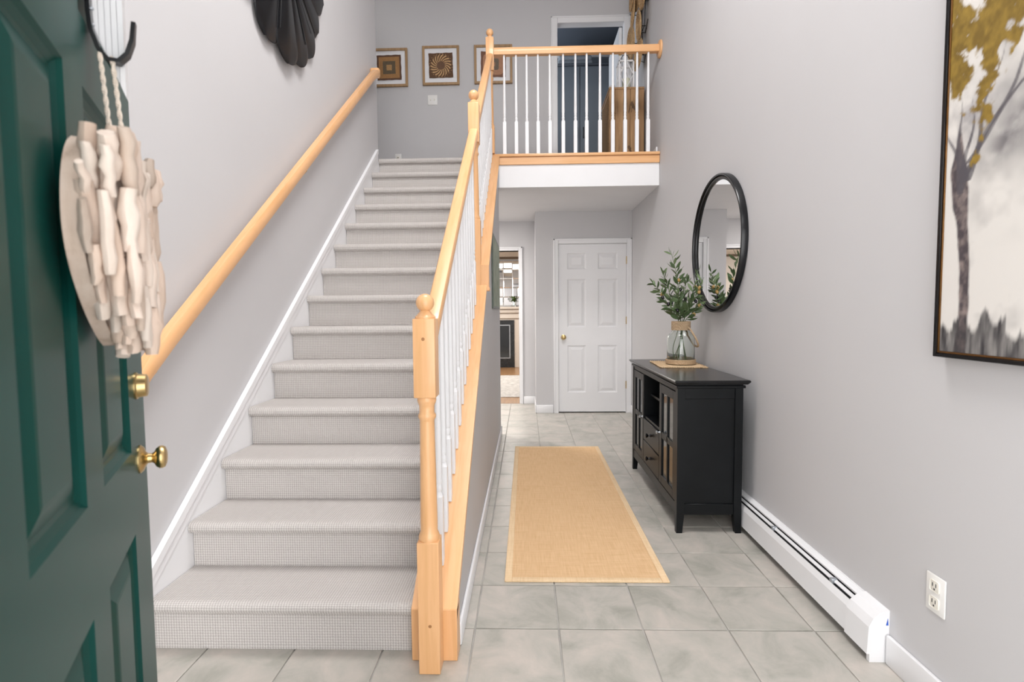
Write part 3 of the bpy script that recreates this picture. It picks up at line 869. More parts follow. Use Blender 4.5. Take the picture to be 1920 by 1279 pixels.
mb.build('woven_field', sisal, ru, True)
for (a, b, c, d) in ((RX0, RX0 + .034, RY0, RY1), (RX1 - .034, RX1, RY0, RY1), (RX0 + .034, RX1 - .034, RY0, RY0 + .034), (RX0 + .034, RX1 - .034, RY1 - .034, RY1)):
    MB().box(a, b, c, d, .0005, .0095, .003, 2).build('binding', sisal_b, ru)

# ------------------------------------------------------------------ black console cabinet
CX0, CX1, CY0, CY1, CZ = .832, 1.190, 2.863, 4.075, .862
cb = thing('console_cabinet', ((CX0 + CX1) / 2, (CY0 + CY1) / 2, 0), 'black console cabinet with glazed doors and two drawers against the right wall', 'cabinet')
T = .022
def taper_leg(x0, x1, y0, y1, z1, inx, iny):
    """square post to the cabinet top, tapering on its inner sides towards the floor"""
    zt = .105
    bx = [(x0, y0), (x1, y0), (x1, y1), (x0, y1)]
    tx = .010
    low = []
    for (x, y) in bx:
        if inx > 0 and x == x1: x -= tx
        if inx < 0 and x == x0: x += tx
        if iny > 0 and y == y1: y -= tx
        if iny < 0 and y == y0: y += tx
        low.append((x, y, 0))
    vs_ = low + [(x, y, zt) for x, y in bx] + [(x, y, z1) for x, y in bx]
    fs = [(3, 2, 1, 0), (8, 9, 10, 11)] + [(i + k, i + (k + 1) % 4, i + 4 + (k + 1) % 4, i + 4 + k) for i in (0, 4) for k in range(4)]
    MB().add(vs_, fs).build('leg', black_paint, cb, False)
LW = .042
for (x0, ix) in ((CX0, 1), (CX1 - LW, -1)):
    for (y0, iy) in ((CY0, 1), (CY1 - LW, -1)):
        taper_leg(x0, x0 + LW, y0, y0 + LW, CZ - .046, ix, iy)
top = MB()
prof = [(0, 0), (.004, .008), (.012, .020)]
x0, x1, y0, y1 = CX0 - .022, CX1 + .030, CY0 - .026, CY1 + .026
rings = []
vs_ = []; fs = []
for (ins, dz) in ((.012, -.024), (0, -.010), (0, -.004), (.003, 0)):
    vs_ += [(x0 + ins, y0 + ins, CZ + dz), (x1 - ins, y0 + ins, CZ + dz), (x1 - ins, y1 - ins, CZ + dz), (x0 + ins, y1 - ins, CZ + dz)]
for r_ in range(3): fs += [(r_ * 4 + k, r_ * 4 + (k + 1) % 4, r_ * 4 + 4 + (k + 1) % 4, r_ * 4 + 4 + k) for k in range(4)]
fs += [(3, 2, 1, 0), (12, 13, 14, 15)]
top.add(vs_, fs).build('top', black_gloss, cb, False)
MB().box(CX0 - .006, CX1 + .012, CY0 - .006, CY1 + .006, CZ - .046, CZ - .030, .003).box(CX0 + .004, CX1, CY0 + .004, CY1 - .004, CZ - .031, CZ - .023).build('moulding', black_paint, cb)
# carcass: ends, bottom, back, dividers
car = MB()
for y in (CY0 + .014, CY1 - .014 - .010):
    car.box(CX0 + LW, CX1 - LW, y, y + .010, .10, CZ - .046)
car.box(CX0 + .01, CX1 - .012, CY0 + .02, CY1 - .02, .150, .166)
car.box(CX1 - .018, CX1 - .010, CY0 + .02, CY1 - .02, .10, CZ - .046)
YD0, YD1 = 3.262, 3.700
for y in (YD0, YD1): car.box(CX0 + .006, CX1 - .012, y - .009, y + .009, .15, CZ - .046)
car.box(CX0 + .012, CX1 - .012, YD0, YD1, .482, .498)
car.build('carcass', black_paint, cb, False)
for (a, b) in ((.105, .165), (CZ - .105, CZ - .046)):   # end rails, both ends
    for (c, d) in ((CY0 + .005, CY0 + .024), (CY1 - .024, CY1 - .005)):
        MB().box(CX0 + LW, CX1 - LW, c, d, a, b, .002).build('end_rail', black_paint, cb)
MB().box(CX0 + .004, CX0 + .024, CY0 + LW, CY1 - LW, .100, .162, .002).build('bottom_rail', black_paint, cb)
MB().box(CX0 + .004, CX0 + .024, CY0 + LW, CY1 - LW, CZ - .068, CZ - .046, .002).build('top_rail', black_paint, cb)
MB().box(CX0 + .05, CX1 - .018, YD0 + .009, YD1 - .009, .640, .656, .002).build('shelf', black_paint, cb)
def cab_door(y0, y1, knob_y):
    z0, z1 = .168, CZ - .072
    xf = CX0 + .002
    fw = .052
    fr = MB()
    for (a, b, c, d) in ((y0, y0 + fw, z0, z1), (y1 - fw, y1, z0, z1), (y0 + fw, y1 - fw, z0, z0 + fw), (y0 + fw, y1 - fw, z1 - fw, z1)):
        fr.box(xf, xf + .020, a, b, c, d, .002)
    dr = fr.build('cabinet_door', black_paint, cb)
    ym = (y0 + y1) / 2; zm = (z0 + z1) / 2 - .005
    MB().box(xf + .001, xf + .016, ym - .011, ym + .011, z0 + fw, z1 - fw, .002).build('muntin', black_paint, dr)
    MB().box(xf + .001, xf + .016, y0 + fw, y1 - fw, zm - .020, zm + .020, .002).build('muntin', black_paint, dr)
    for (a, b) in ((y0 + fw, ym - .011), (ym + .011, y1 - fw)):
        for (c, d) in ((z0 + fw, zm - .020), (zm + .020, z1 - fw)):
            MB().box(xf + .008, xf + .011, a, b, c, d).build('pane', dark_glass, dr, False)
    Mx = Matrix.Translation((xf, knob_y, zm + .01)) @ Matrix.Rotation(-math.pi / 2, 4, 'Y')
    MB().lathe([(.001, 0), (.008, 0), (.007, .004), (.004, .008), (.004, .013), (.010, .017), (.011, .022), (.008, .026), (.001, .027)], seg=12, Mx=Mx).build('knob', steel, dr)
cab_door(CY0 + LW + .003, YD0 - .002, YD0 - .024)
cab_door(YD1 + .002, CY1 - LW - .003, YD1 + .024)
for (a, b) in ((.170, .322), (.328, .478)):
    dw = MB().box(CX0 + .002, CX0 + .30, YD0 + .003, YD1 - .003, a, b, .003).build('drawer', black_paint, cb)
    Mx = Matrix.Translation((CX0 + .002, (YD0 + YD1) / 2, (a + b) / 2)) @ Matrix.Rotation(-math.pi / 2, 4, 'Y')
    MB().lathe([(.001, 0), (.012, 0), (.010, .004), (.006, .010), (.006, .018), (.014, .024), (.016, .030), (.012, .036), (.001, .038)], seg=16, Mx=Mx).build('knob', black_gloss, dw)

# placemat
pm = thing('placemat', (1.06, 3.66, CZ), 'woven straw placemat under the glass jar on the black cabinet', 'placemat')
mb = MB()
ang = math.radians(-4)
cxm, cym = 1.062, 3.675
hw, hh = .150, .215
vs_ = []; fs = []
na, nb = 40, 56
for j in range(nb + 1):
    for i in range(na + 1):
        u, v = -1 + 2 * i / na, -1 + 2 * j / nb
        sx = hw * u + (.004 * math.cos(v * 70) * (abs(u) > .99)); sy = hh * v + (.004 * math.cos(u * 50) * (abs(v) > .99))
        z = CZ + .004 + .0014 * math.sin(u * 62) * math.sin(v * 88)
        x = cxm + sx * math.cos(ang) - sy * math.sin(ang); y = cym + sx * math.sin(ang) + sy * math.cos(ang)
        vs_.append((x, y, z))
nt = len(vs_)
vs2 = [(x, y, CZ + .0008) for x, y, z in vs_]
for j in range(nb):
    for i in range(na):
        a = j * (na + 1) + i; fs.append((a, a + 1, a + na + 2, a + na + 1))
        fs.append((nt + a, nt + a + na + 1, nt + a + na + 2, nt + a + 1))
edge = [i for i in range(na + 1)] + [j * (na + 1) + na for j in range(1, nb + 1)] + [nb * (na + 1) + i for i in range(na - 1, -1, -1)] + [j * (na + 1) for j in range(nb - 1, 0, -1)]
for k in range(len(edge)):
    a, b = edge[k], edge[(k + 1) % len(edge)]; fs.append((a, nt + a, nt + b, b))
mb.add(vs_ + vs2, fs).build('woven_mat', straw, pm, True)
bd = MB()
for k in range(0, len(edge), 2):
    p = vs_[edge[k]]; bd.sphere((p[0], p[1], CZ + .0045), .0042, 6, 4)
bd.build('braided_edge', straw, pm, True, kind='stuff')

# glass jar
JX, JY, JZ = 1.083, 3.665, CZ + .006
jr = thing('glass_jar', (JX, JY, JZ), 'clear glass jar with rope wrapped neck and base on the straw placemat', 'jar')
outer = [(.001, .002), (.086, .002), (.092, .008), (.094, .02), (.094, .175), (.090, .195), (.080, .212), (.066, .224), (.058, .232), (.056, .300)]
inner = [(.0525, .300), (.0545, .234), (.063, .220), (.077, .208), (.0865, .193), (.0905, .174), (.0905, .022), (.086, .012), (.001, .010)]
MB().lathe([(r, JZ + z) for r, z in outer + inner], JX, JY, 40, cap=False).build('glass_body', glass, jr, True, 60)
for (z0, z1, r, nm) in ((.004, .036, .0985, 'base_rope'), (.238, .302, .0615, 'neck_rope')):
    rp = MB(); k = 0
    z = z0 + .004
    while z <= z1:
        rp.tube([(JX + r * math.cos(a), JY + r * math.sin(a), JZ + z) for a in [2 * math.pi * i / 40 for i in range(40)]], .0044, 6, closed=True)
        z += .0078
    rp.build(nm, rope_m, jr, kind='stuff')
hd = []
for i in range(41):
    a = -1 + 2 * i / 40                    # from the near side of the neck, down along the right, to the far side
    q = 1 - a * a
    hd.append((JX + .030 + .082 * q ** .6, JY + .062 * a + .030 * math.sin(a * math.pi), JZ + .262 - .140 * q ** .75))
MB().tube(hd, .0066, 8).build('rope_handle', rope_m, jr)

# olive branches
lfm = MB()
def leaf_mesh():
    pr_ = [(0, .0), (.10, .30), (.35, .95), (.6, 1.0), (.82, .6), (1, 0)]
    vs_ = []; fs = []
    for (t, w_) in pr_:
        zc = .10 * math.sin(t * 2.2)
        vs_ += [(-w_ * .145, t, zc + .03 * w_), (0, t, zc), (w_ * .145, t, zc + .03 * w_)]
    for i in range(len(pr_) - 1):
        a = i * 3; fs += [(a, a + 1, a + 4, a + 3), (a + 1, a + 2, a + 5, a + 4)]
    me = bpy.data.meshes.new('leaf'); me.from_pydata(vs_, [], fs); me.shade_smooth(); me.materials.append(leaf_m)
    return me
LEAF = leaf_mesh()
ob_ = MB().sphere((0, 0, 0), .0115, 10, 8, 1.3); 
def olive_mesh(mat):
    me = bpy.data.meshes.new('olive'); me.from_pydata(ob_.v, [], ob_.f); me.shade_smooth(); me.materials.append(mat); return me
OL = [olive_mesh(olive_black), olive_mesh(olive_tan)]
br_rnd = random.Random(5)
def branch(label, pts, nleaf, lsz, olives, inside=True):
    nleaf = int(nleaf * 1.5); lsz *= 1.38
    base = Vector((JX, JY, JZ + .02))
    t = thing('olive_branch', base, label, 'branch', 'olive branches in the glass jar')
    P_ = [Vector(p) for p in pts]
    # smooth the path
    path = []
    for i in range(len(P_) - 1):
        p0, p1, p2, p3 = P_[max(i - 1, 0)], P_[i], P_[i + 1], P_[min(i + 2, len(P_) - 1)]
        for k in range(8):
            u = k / 8
            path.append(.5 * ((2 * p1) + (p2 - p0) * u + (2 * p0 - 5 * p1 + 4 * p2 - p3) * u * u + (3 * p1 - p0 - 3 * p2 + p3) * u ** 3))
    path.append(P_[-1])
    n_ = len(path)
    MB().tube(path, .002, 6, rad=[.0030 - .0018 * i / n_ for i in range(n_)]).build('stem', stem_m, t)
    st_i = next(i for i, p in enumerate(path) if p.z > JZ + .31)
    for k in range(nleaf):
        f_ = (k + .3) / nleaf
        i = min(n_ - 2, int(st_i + (n_ - 2 - st_i) * f_))
        p = path[i]; d = (path[i + 1] - path[i]).normalized()
        sd = d.cross(Vector((br_rnd.uniform(-1, 1), br_rnd.uniform(-1, 1), br_rnd.uniform(-1, 1)))).normalized()
        if k % 2: sd = -sd
        ld = (d * br_rnd.uniform(.45, 1.1) + sd * br_rnd.uniform(.6, 1.1)).normalized()
        if k == nleaf - 1: ld = d
        q = Vector((0, 1, 0)).rotation_difference(ld) @ Quaternion((0, 1, 0), br_rnd.uniform(0, 6.28))
        s_ = lsz * br_rnd.uniform(.7, 1.2) * (1 - .25 * f_)
        tip = p + ld * s_
        if tip.x > XR - .052: continue
        o = bpy.data.objects.new('leaf', LEAF); COL.objects.link(o); o.parent = t
        o.matrix_local = Matrix.Translation(p - base) @ q.to_matrix().to_4x4() @ Matrix.Diagonal((s_, s_, s_, 1))
    for (f_, kind) in olives:
        i = int(st_i + (n_ - 2 - st_i) * f_)
        p = path[i] + Vector((br_rnd.uniform(-.018, .018), br_rnd.uniform(-.02, .012), -.012))
        o = bpy.data.objects.new('olive', OL[kind]); COL.objects.link(o); o.parent = t
        o.location = p - base; o.rotation_euler = (br_rnd.uniform(-.5, .5), br_rnd.uniform(-.5, .5), 0)
nk = Vector((JX, JY, JZ + .28))
def B(dx, dy, z): return (JX + dx, JY + dy, JZ + z)
branch('tall upright olive branch rising highest from the jar', [B(.05, .03, .02), B(.02, .01, .15), B(.0, 0, .29), B(-.015, 0, .45), B(-.03, .01, .62), B(-.075, .01, .795)], 30, .062, [(.52, 0), (.42, 0), (.66, 1), (.30, 0)])
branch('olive branch bending far to the left of the jar', [B(-.05, -.02, .04), B(-.055, -.01, .12), B(-.015, 0, .29), B(-.09, 0, .42), B(-.15, .0, .51), B(-.205, -.005, .575)], 22, .056, [(.55, 0), (.62, 1), (.35, 0)])
branch('olive branch leaning up and left beside the tall branch', [B(.04, .03, .03), B(.02, .02, .15), B(-.01, .01, .29), B(-.06, .02, .44), B(-.095, .02, .56), B(-.13, .02, .645)], 26, .058, [(.3, 0)])
branch('olive branch reaching right across the mirror frame', [B(-.04, .03, .03), B(.0, .01, .16), B(.015, 0, .29), B(.055, -.02, .40), B(.10, -.04, .50), B(.132, -.07, .60)], 26, .060, [(.5, 0), (.6, 0), (.75, 1), (.85, 1)])
branch('olive branch leaning toward the mirror glass', [B(-.02, .04, .03), B(.0, .02, .16), B(.015, .005, .29), B(.06, .02, .42), B(.10, .03, .55), B(.125, .03, .66)], 22, .058, [(.5, 0), (.7, 1)])
branch('low olive branch arching right over the jar neck', [B(-.03, -.03, .03), B(.0, -.01, .16), B(.02, -.01, .29), B(.07, -.03, .36), B(.105, -.06, .42), B(.132, -.10, .46)], 22, .060, [(.2, 0), (.3, 1), (.7, 1)])
branch('short olive branch spreading toward the room', [B(.02, -.04, .03), B(.01, -.02, .16), B(-.005, -.01, .29), B(-.02, -.05, .37), B(-.04, -.09, .44), B(-.055, -.12, .50)], 22, .060, [(.4, 0)])
branch('olive branch behind the others, toward the white door', [B(.0, .04, .03), B(.0, .02, .16), B(.01, .01, .29), B(.04, .06, .41), B(.06, .11, .52), B(.085, .15, .61)], 22, .058, [(.5, 0)])

# ------------------------------------------------------------------ round mirror
MCY, MCZ, MR = 3.462, 1.674, .445
mr = thing('round_mirror', (XR, MCY, MCZ), 'round mirror with a black double ring frame on the right wall', 'mirror')
Mm = Matrix.Translation((XR - .001, MCY, MCZ)) @ Matrix.Rotation(-math.pi / 2, 4, 'Y')
def ringprof(pts, seg=72):
    mb = MB(); n = len(pts); vs_ = []; fs = []
    for k in range(seg):
        a = 2 * math.pi * k / seg
        for (r, z) in pts: vs_.append(Mm @ Vector((r * math.cos(a), r * math.sin(a), z)))
    for k in range(seg):
        for i in range(n):
            fs.append((k * n + i, ((k + 1) % seg) * n + i, ((k + 1) % seg) * n + (i + 1) % n, k * n + (i + 1) % n))
    return mb.add(vs_, fs)
ringprof([(MR, .002), (MR, .036), (MR - .004, .041), (MR - .010, .041), (MR - .014, .036), (MR - .014, .002)]).build('outer_ring', black_metal, mr, True, 50)
ringprof([(MR - .014, .012), (MR - .016, .028), (MR - .022, .032), (MR - .034, .030), (MR - .038, .024), (MR - .040, .012)]).build('inner_ring', black_metal, mr, True, 50)
MB().lathe([(.001, .010), (MR - .015, .010), (MR - .015, .018), (.001, .018)], seg=72, Mx=Mm).build('mirror_glass', mirror_m, mr, True, 30)

# ------------------------------------------------------------------ colour-painted panels
def vnoise(x, y, seed, oct_=4):
    """value noise on arrays"""
    rng = np.random.RandomState(seed); tab = rng.rand(64, 64); out = np.zeros_like(x); amp = .5
    for o in range(oct_):
        xi = np.floor(x).astype(int); yi = np.floor(y).astype(int); fx = x - xi; fy = y - yi
        fx = fx * fx * (3 - 2 * fx); fy = fy * fy * (3 - 2 * fy)
        a = tab[xi % 64, yi % 64]; b = tab[(xi + 1) % 64, yi % 64]; c = tab[xi % 64, (yi + 1) % 64]; d = tab[(xi + 1) % 64, (yi + 1) % 64]
        out += amp * ((a * (1 - fx) + b * fx) * (1 - fy) + (c * (1 - fx) + d * fx) * fy); amp *= .5; x = x * 2.03 + 7; y = y * 2.03 + 3
    return out
def lin(c): return np.array([((v / 255) / 12.92 if v / 255 < .04045 else ((v / 255 + .055) / 1.055) ** 2.4) for v in c])
def painted_grid(name, parent, P3, nu, nv, colfn, **k):
    """grid of points P3(u, v), u and v in 0..1, with colours colfn(U, V) -> (.., 3)"""
    us = np.linspace(0, 1, nu); vs_ = np.linspace(0, 1, nv)
    Ug, Vg = np.meshgrid(us, vs_)
    rgb = np.clip(colfn(Ug, Vg), 0, 1)
    pts = [tuple(P3(u, v)) for v in vs_ for u in us]
    off = ORIG[parent.name]
    pts = [(p[0] - off.x, p[1] - off.y, p[2] - off.z) for p in pts]
    a = (np.arange(nv - 1)[:, None] * nu + np.arange(nu - 1)[None]).ravel()
    faces = np.stack([a, a + 1, a + nu + 1, a + nu], 1).tolist()
    me = bpy.data.meshes.new(name); me.from_pydata(pts, [], faces)
    ca_ = me.color_attributes.new('paint', 'FLOAT_COLOR', 'POINT')
    data = np.ones((nu * nv, 4), dtype=np.float32); data[:, :3] = rgb.reshape(-1, 3)
    ca_.data.foreach_set('color', data.ravel())
    me.materials.append(paint_m)
    o = bpy.data.objects.new(name, me); COL.objects.link(o); o.parent = parent
    settags(o, **k); ORIG[o.name] = off.copy()
    return o

# tree painting on the right wall; local a = distance from its far edge towards the camera (m), b = height above its lower edge (m)
PY1, PY0, PZ0, PZ1 = 1.605, .60, 1.103, 2.45
tp = thing('tree_painting', (XR, (PY0 + PY1) / 2, PZ0), 'large framed canvas of a gold leafed tree on the right wall', 'painting')
MB().box(XR - .030, XR - .002, PY0 + .012, PY1 - .012, PZ0 + .012, PZ1 - .012).build('stretcher', mat_board, tp, False)
for (y0, y1, z0, z1) in ((PY1 - .012, PY1, PZ0, PZ1), (PY0, PY0 + .012, PZ0, PZ1), (PY0 + .012, PY1 - .012, PZ0, PZ0 + .012), (PY0 + .012, PY1 - .012, PZ1 - .012, PZ1)):
    f_ = MB().box(XR - .038, XR - .001, y0, y1, z0, z1, .0015).build('frame', black_gloss, tp)
for (y0, y1, z0, z1) in ((PY1 - .017, PY1 - .012, PZ0 + .012, PZ1 - .012), (PY0 + .012, PY0 + .017, PZ0 + .012, PZ1 - .012), (PY0 + .017, PY1 - .017, PZ0 + .012, PZ0 + .018), (PY0 + .017, PY1 - .017, PZ1 - .018, PZ1 - .012)):
    MB().box(XR - .034, XR - .030, y0, y1, z0, z1, .001).build('inner_frame', bronze, tp)
def tree_cols(U, V):
    a = .012 + U * (PY1 - PY0 - .024); b = .012 + V * (PZ1 - PZ0 - .024)
    n1 = vnoise(a * 9 + 3, b * 9, 1); n2 = vnoise(a * 26, b * 26, 2); n3 = vnoise(a * 60, b * 45, 3); n4 = vnoise(a * 5, b * 5 + 9, 8)
    c = np.ones(a.shape + (3,)) * lin((214, 210, 205))
    def blend(c, m, col): m = np.clip(m, 0, 1)[..., None]; return c * (1 - m) + m * lin(col)
    # grey washes
    w = np.clip((n1 - .47) * 4, 0, 1) * np.clip((a - .06) * 12, 0, 1); c = blend(c, w * .62, (150, 147, 146))
    w = np.clip((n4 - .46) * 6, 0, 1) * np.clip((a - .10) * 9, 0, 1) * np.clip((b - .3) * 5, 0, 1); c = blend(c, w * .6, (112, 110, 112))
    w = np.exp(-(((a - .10) / .09) ** 2 + ((b - .68) / .08) ** 2)) * np.clip(n2 * 2.2 - .5, 0, 1); c = blend(c, w * .7, (120, 116, 122))
    w = np.exp(-(((a - .22) / .07) ** 2 + ((b - .58 - (a - .2) * .9) / .05) ** 2)) * np.clip(n2 * 2.6 - .6, 0, 1); c = blend(c, w * .85, (92, 88, 92))
    # trunk: narrow, splitting upwards
    tx = .078 + .018 * np.sin(b * 7 + .4) + .012 * (n1 - .5)
    hw_ = (.020 - .030 * np.clip(b - .52, 0, 1) / .14 * .66) + .008 * np.clip(.12 - b, 0, 1) * 6 + .012 * np.exp(-((b - .52) / .12) ** 2) + .006 * (n2 - .5)
    m = np.clip((hw_ - np.abs(a - tx)) / .006, 0, 1) * (b < .70)
    col_t = np.clip((n3 - .35) * 2.2, 0, 1)[..., None]
    tc = lin((70, 62, 66)) * (1 - col_t) + lin((140, 126, 122)) * col_t
    c = c * (1 - m[..., None]) + tc * m[..., None]
    for (sl_, b0, w0, L) in ((-.34, .47, .013, .30), (-.12, .50, .012, .30), (.10, .50, .013, .26), (.30, .48, .014, .42), (.62, .50, .014, .50), (1.05, .55, .012, .5)):
        cx_ = .080 + sl_ * (b - b0) + .010 * np.sin(b * 30 + sl_ * 9)
        ww = w0 * np.clip(1 - (b - b0) / L, 0, 1)
        m = np.clip((ww - np.abs(a - cx_)) / .004, 0, 1) * (b > b0); c = blend(c, m * (.55 + .5 * n2), (78, 74, 80))
    # gold leaves
    gm = n1 * .55 + n2 * .35 + n3 * .15
    cover = np.clip((b - .62) * .85, 0, .42) + .20 * np.exp(-(((a - .16) / .07) ** 2 + ((b - .66) / .13) ** 2)) + .10 * np.clip(a * 3, 0, 1) * (b > .75) - .10 * np.exp(-(((a - .24) / .06) ** 2 + ((b - .72) / .16) ** 2))
    m = np.clip((gm + cover - .735) * 26, 0, 1) * (b > .44)
    gcol = np.clip((n3 - .3) * 1.8, 0, 1)[..., None]
    gc = lin((112, 88, 24)) * (1 - gcol) + lin((150, 122, 45)) * gcol
    c = c * (1 - m[..., None]) + gc * m[..., None]
    # dark grasses along the bottom
    gl = .060 + .075 * vnoise(a * 38, b * 2, 5) + .10 * np.clip(vnoise(a * 70, b * .5, 6) - .55, 0, 1) * 2 + .05 * np.exp(-((a - .17) / .02) ** 2)
    m = np.clip((gl - b) / .018, 0, 1); c = blend(c, m * (.45 + .8 * vnoise(a * 80, b * 10, 9)), (52, 49, 52))
    return c
painted_grid('canvas', tp, lambda u, v: (XR - .0305, PY1 - .012 - u * (PY1 - PY0 - .024), PZ0 + .012 + v * (PZ1 - PZ0 - .024)), 230, 300, tree_cols)

# three framed woven squares on the upper wall
def woven_art(x0, x1, z0, z1, label, kind, seed, tilt=0):
    t = thing('framed_art', ((x0 + x1) / 2, YB, z0), label, 'framed art', 'framed woven squares on the upstairs wall')
    fw = .027
    for (a, b, c, d) in ((x0, x0 + fw, z0, z1), (x1 - fw, x1, z0, z1), (x0 + fw, x1 - fw, z0, z0 + fw), (x0 + fw, x1 - fw, z1 - fw, z1)):
        MB().box(a, b, YB - .030, YB - .001, c, d, .002).build('frame', frame_wood, t)
    MB().box(x0 + fw, x1 - fw, YB - .014, YB - .002, z0 + fw, z1 - fw).build('mat_board', mat_board, t, False)
    W_ = (x1 - x0) * .655; cx_, cz_ = (x0 + x1) / 2, (z0 + z1) / 2
    def cols(U, V):
        x = U * 2 - 1; y = V * 2 - 1
        n_ = vnoise(U * 40, V * 40, seed); r = np.sqrt(x * x + y * y); th = np.arctan2(y, x)
        dk, md, lt = lin((92, 64, 42)), lin((128, 92, 60)), lin((196, 158, 112))
        sq = np.maximum(np.abs(x), np.abs(y))
        c = np.ones(U.shape + (3,)) * dk
        if kind == 'spiral':
            arm = np.sin(th * 18 + r * 17)
            m = np.clip((arm + .05) * 4, 0, 1) * (r < .86 + .05 * np.sin(th * 20)) * (r > .33)
            c = c * (1 - m[..., None]) + lt * m[..., None]
            core = (r < .34); c[core] = lin((104, 76, 56))
            dots = np.clip((np.sin(th * 24) - .86) * 8, 0, 1) * (np.abs(r - .95) < .035); c = c * (1 - dots[..., None]) + lt * dots[..., None]
        else:
            rr = sq if kind == 'square' else (np.abs(x) ** 5 + np.abs(y) ** 5) ** .2
            bands = [(.22, (170, 132, 86)), (.52, (96, 82, 62)), (.86, (158, 116, 70)), (1.1, (92, 62, 44))]
            if kind != 'square': bands = [(.16, (176, 132, 104)), (.46, (110, 98, 84)), (.84, (172, 128, 100)), (1.1, (120, 84, 66))]
            prev = -1
            for (lim, cc) in bands:
                c[(rr > prev) & (rr <= lim)] = lin(cc); prev = lim
        return c * (.72 + .56 * n_)[..., None]
    a = math.radians(tilt)
    def P3(u, v):
        lx, lz = (u - .5) * W_, (v - .5) * W_
        e = .0015 * math.sin(u * 19 + seed) * (abs(v - .5) > .45) ; e2 = .0015 * math.sin(v * 17 + seed) * (abs(u - .5) > .45)
        lx += e2; lz += e
        return (cx_ + lx * math.cos(a) - lz * math.sin(a), YB - .020, cz_ + lx * math.sin(a) + lz * math.cos(a))
    painted_grid('woven_square', t, P3, 90, 90, cols)
    MB().box(cx_ - W_ * .47, cx_ + W_ * .47, YB - .0195, YB - .014, cz_ - W_ * .47, cz_ + W_ * .47).build('woven_backing', seagrass, t, False)
woven_art(-1.815, -1.377, 3.912, 4.352, 'framed woven square with nested squares, next to the wall corner', 'square', 31, 1)
woven_art(-1.200, -.766, 3.920, 4.368, 'framed woven square with a spiral sunburst design', 'spiral', 32, 1)
woven_art(-.588, -.141, 3.924, 4.366, 'framed woven square with nested rounded bands behind the top newel post', 'round', 33, -1)

# small picture on the stair wall
gpic = thing('green_picture', (XKW, 4.5, 1.28), 'slim green abstract picture on the wall under the stairs', 'picture')
MB().box(XKW + .001, XKW + .012, 3.985, 4.98, 1.27, 1.855, .002).build('frame', plain('green_bronze', (.10, .12, .10), .4, .2, 20, .5), gpic)
def gcols(U, V):
    n_ = vnoise(U * 14, V * 8, 41); n2 = vnoise(U * 40, V * 30, 42)
    return lin((120, 135, 115)) * (1 - n_[..., None]) + lin((190, 195, 180)) * n_[..., None] * (.6 + .7 * n2[..., None])
painted_grid('print', gpic, lambda u, v: (XKW + .0125, 4.01 + u * .945, 1.29 + v * .545), 60, 40, gcols)

# ------------------------------------------------------------------ black metal petal wall flower
pfz, pfy = 3.37, 3.05
wfl = thing('metal_flower', (XL, pfy, pfz), 'black metal petal flower sculpture high on the left wall', 'wall art')
def petal(ang, L, W_, lift, k):
    """ang measured from straight down towards +Y; folded, rounded end"""
    d = Vector((math.sin(ang), -math.cos(ang))); sd = Vector((d.y, -d.x)) * -1
    mb = MB(); n_ = 24; m_ = 6; vs_ = []; fs = []
    for i in range(n_ + 1):
        t = math.sin(i / n_ * math.pi / 2)
        if t < .80: hw_ = W_ * (.22 + .78 * (t / .80) ** .9) / 2
        else:
            q = (t - .80) / .20; hw_ = W_ / 2 * math.sqrt(max(0.0, 1 - q ** 2))
        hw_ = max(hw_, .004)
        for j in range(-m_, m_ + 1):
            u = j / m_
            c = d * (.05 + (L - .05) * t) + sd * (hw_ * u)
            h = .014 + lift + .020 * (1 - abs(u) ** 1.4) * (1 - .75 * t ** 3) + .010 * u * (1 - t * .5)
            vs_.append((XL + h, pfy + c.x, pfz + c.y))
    r_ = 2 * m_ + 1
    for i in range(n_):
        for j in range(r_ - 1):
            a = i * r_ + j; fs.append((a, a + 1, a + r_ + 1, a + r_))
    o = mb.add(vs_, fs).build('petal', black_metal, wfl, True, 60)
    so = o.modifiers.new('thickness', 'SOLIDIFY'); so.thickness = .002; so.offset = -1
    return o
vis = [-18, 3.5, 22.5, 44, 68]
angs = vis + [90 + 22.5 * k for k in range(0, 11)]
for k, a in enumerate(angs):
    L_ = {0: .66, 1: .665, 2: .64, 3: .62, 4: .60}.get(k, .63)
    petal(math.radians(a), L_, .262 if k < 5 else .24, [.008, .020, .014, .008, .002][k] if k < 5 else (.012 if k % 2 else .002), k)
Mf = Matrix.Translation((XL + .002, pfy, pfz)) @ Matrix.Rotation(math.pi / 2, 4, 'Y')
MB().lathe([(.001, 0), (.09, 0), (.09, .05), (.07, .065), (.001, .07)], seg=24, Mx=Mf).build('centre_disc', black_metal, wfl)
for a in (-29, -7, 13, 33, 56):   # wire stamens lying over the petals
    aa = math.radians(a)
    pts = [(XL + .05 - .008 * t, pfy + math.sin(aa) * (.08 + .44 * t), pfz - math.cos(aa) * (.08 + .44 * t)) for t in (0, .25, .5, .75, 1)]
    MB().tube(pts, .0025, 6).build('wire', black_metal, wfl)

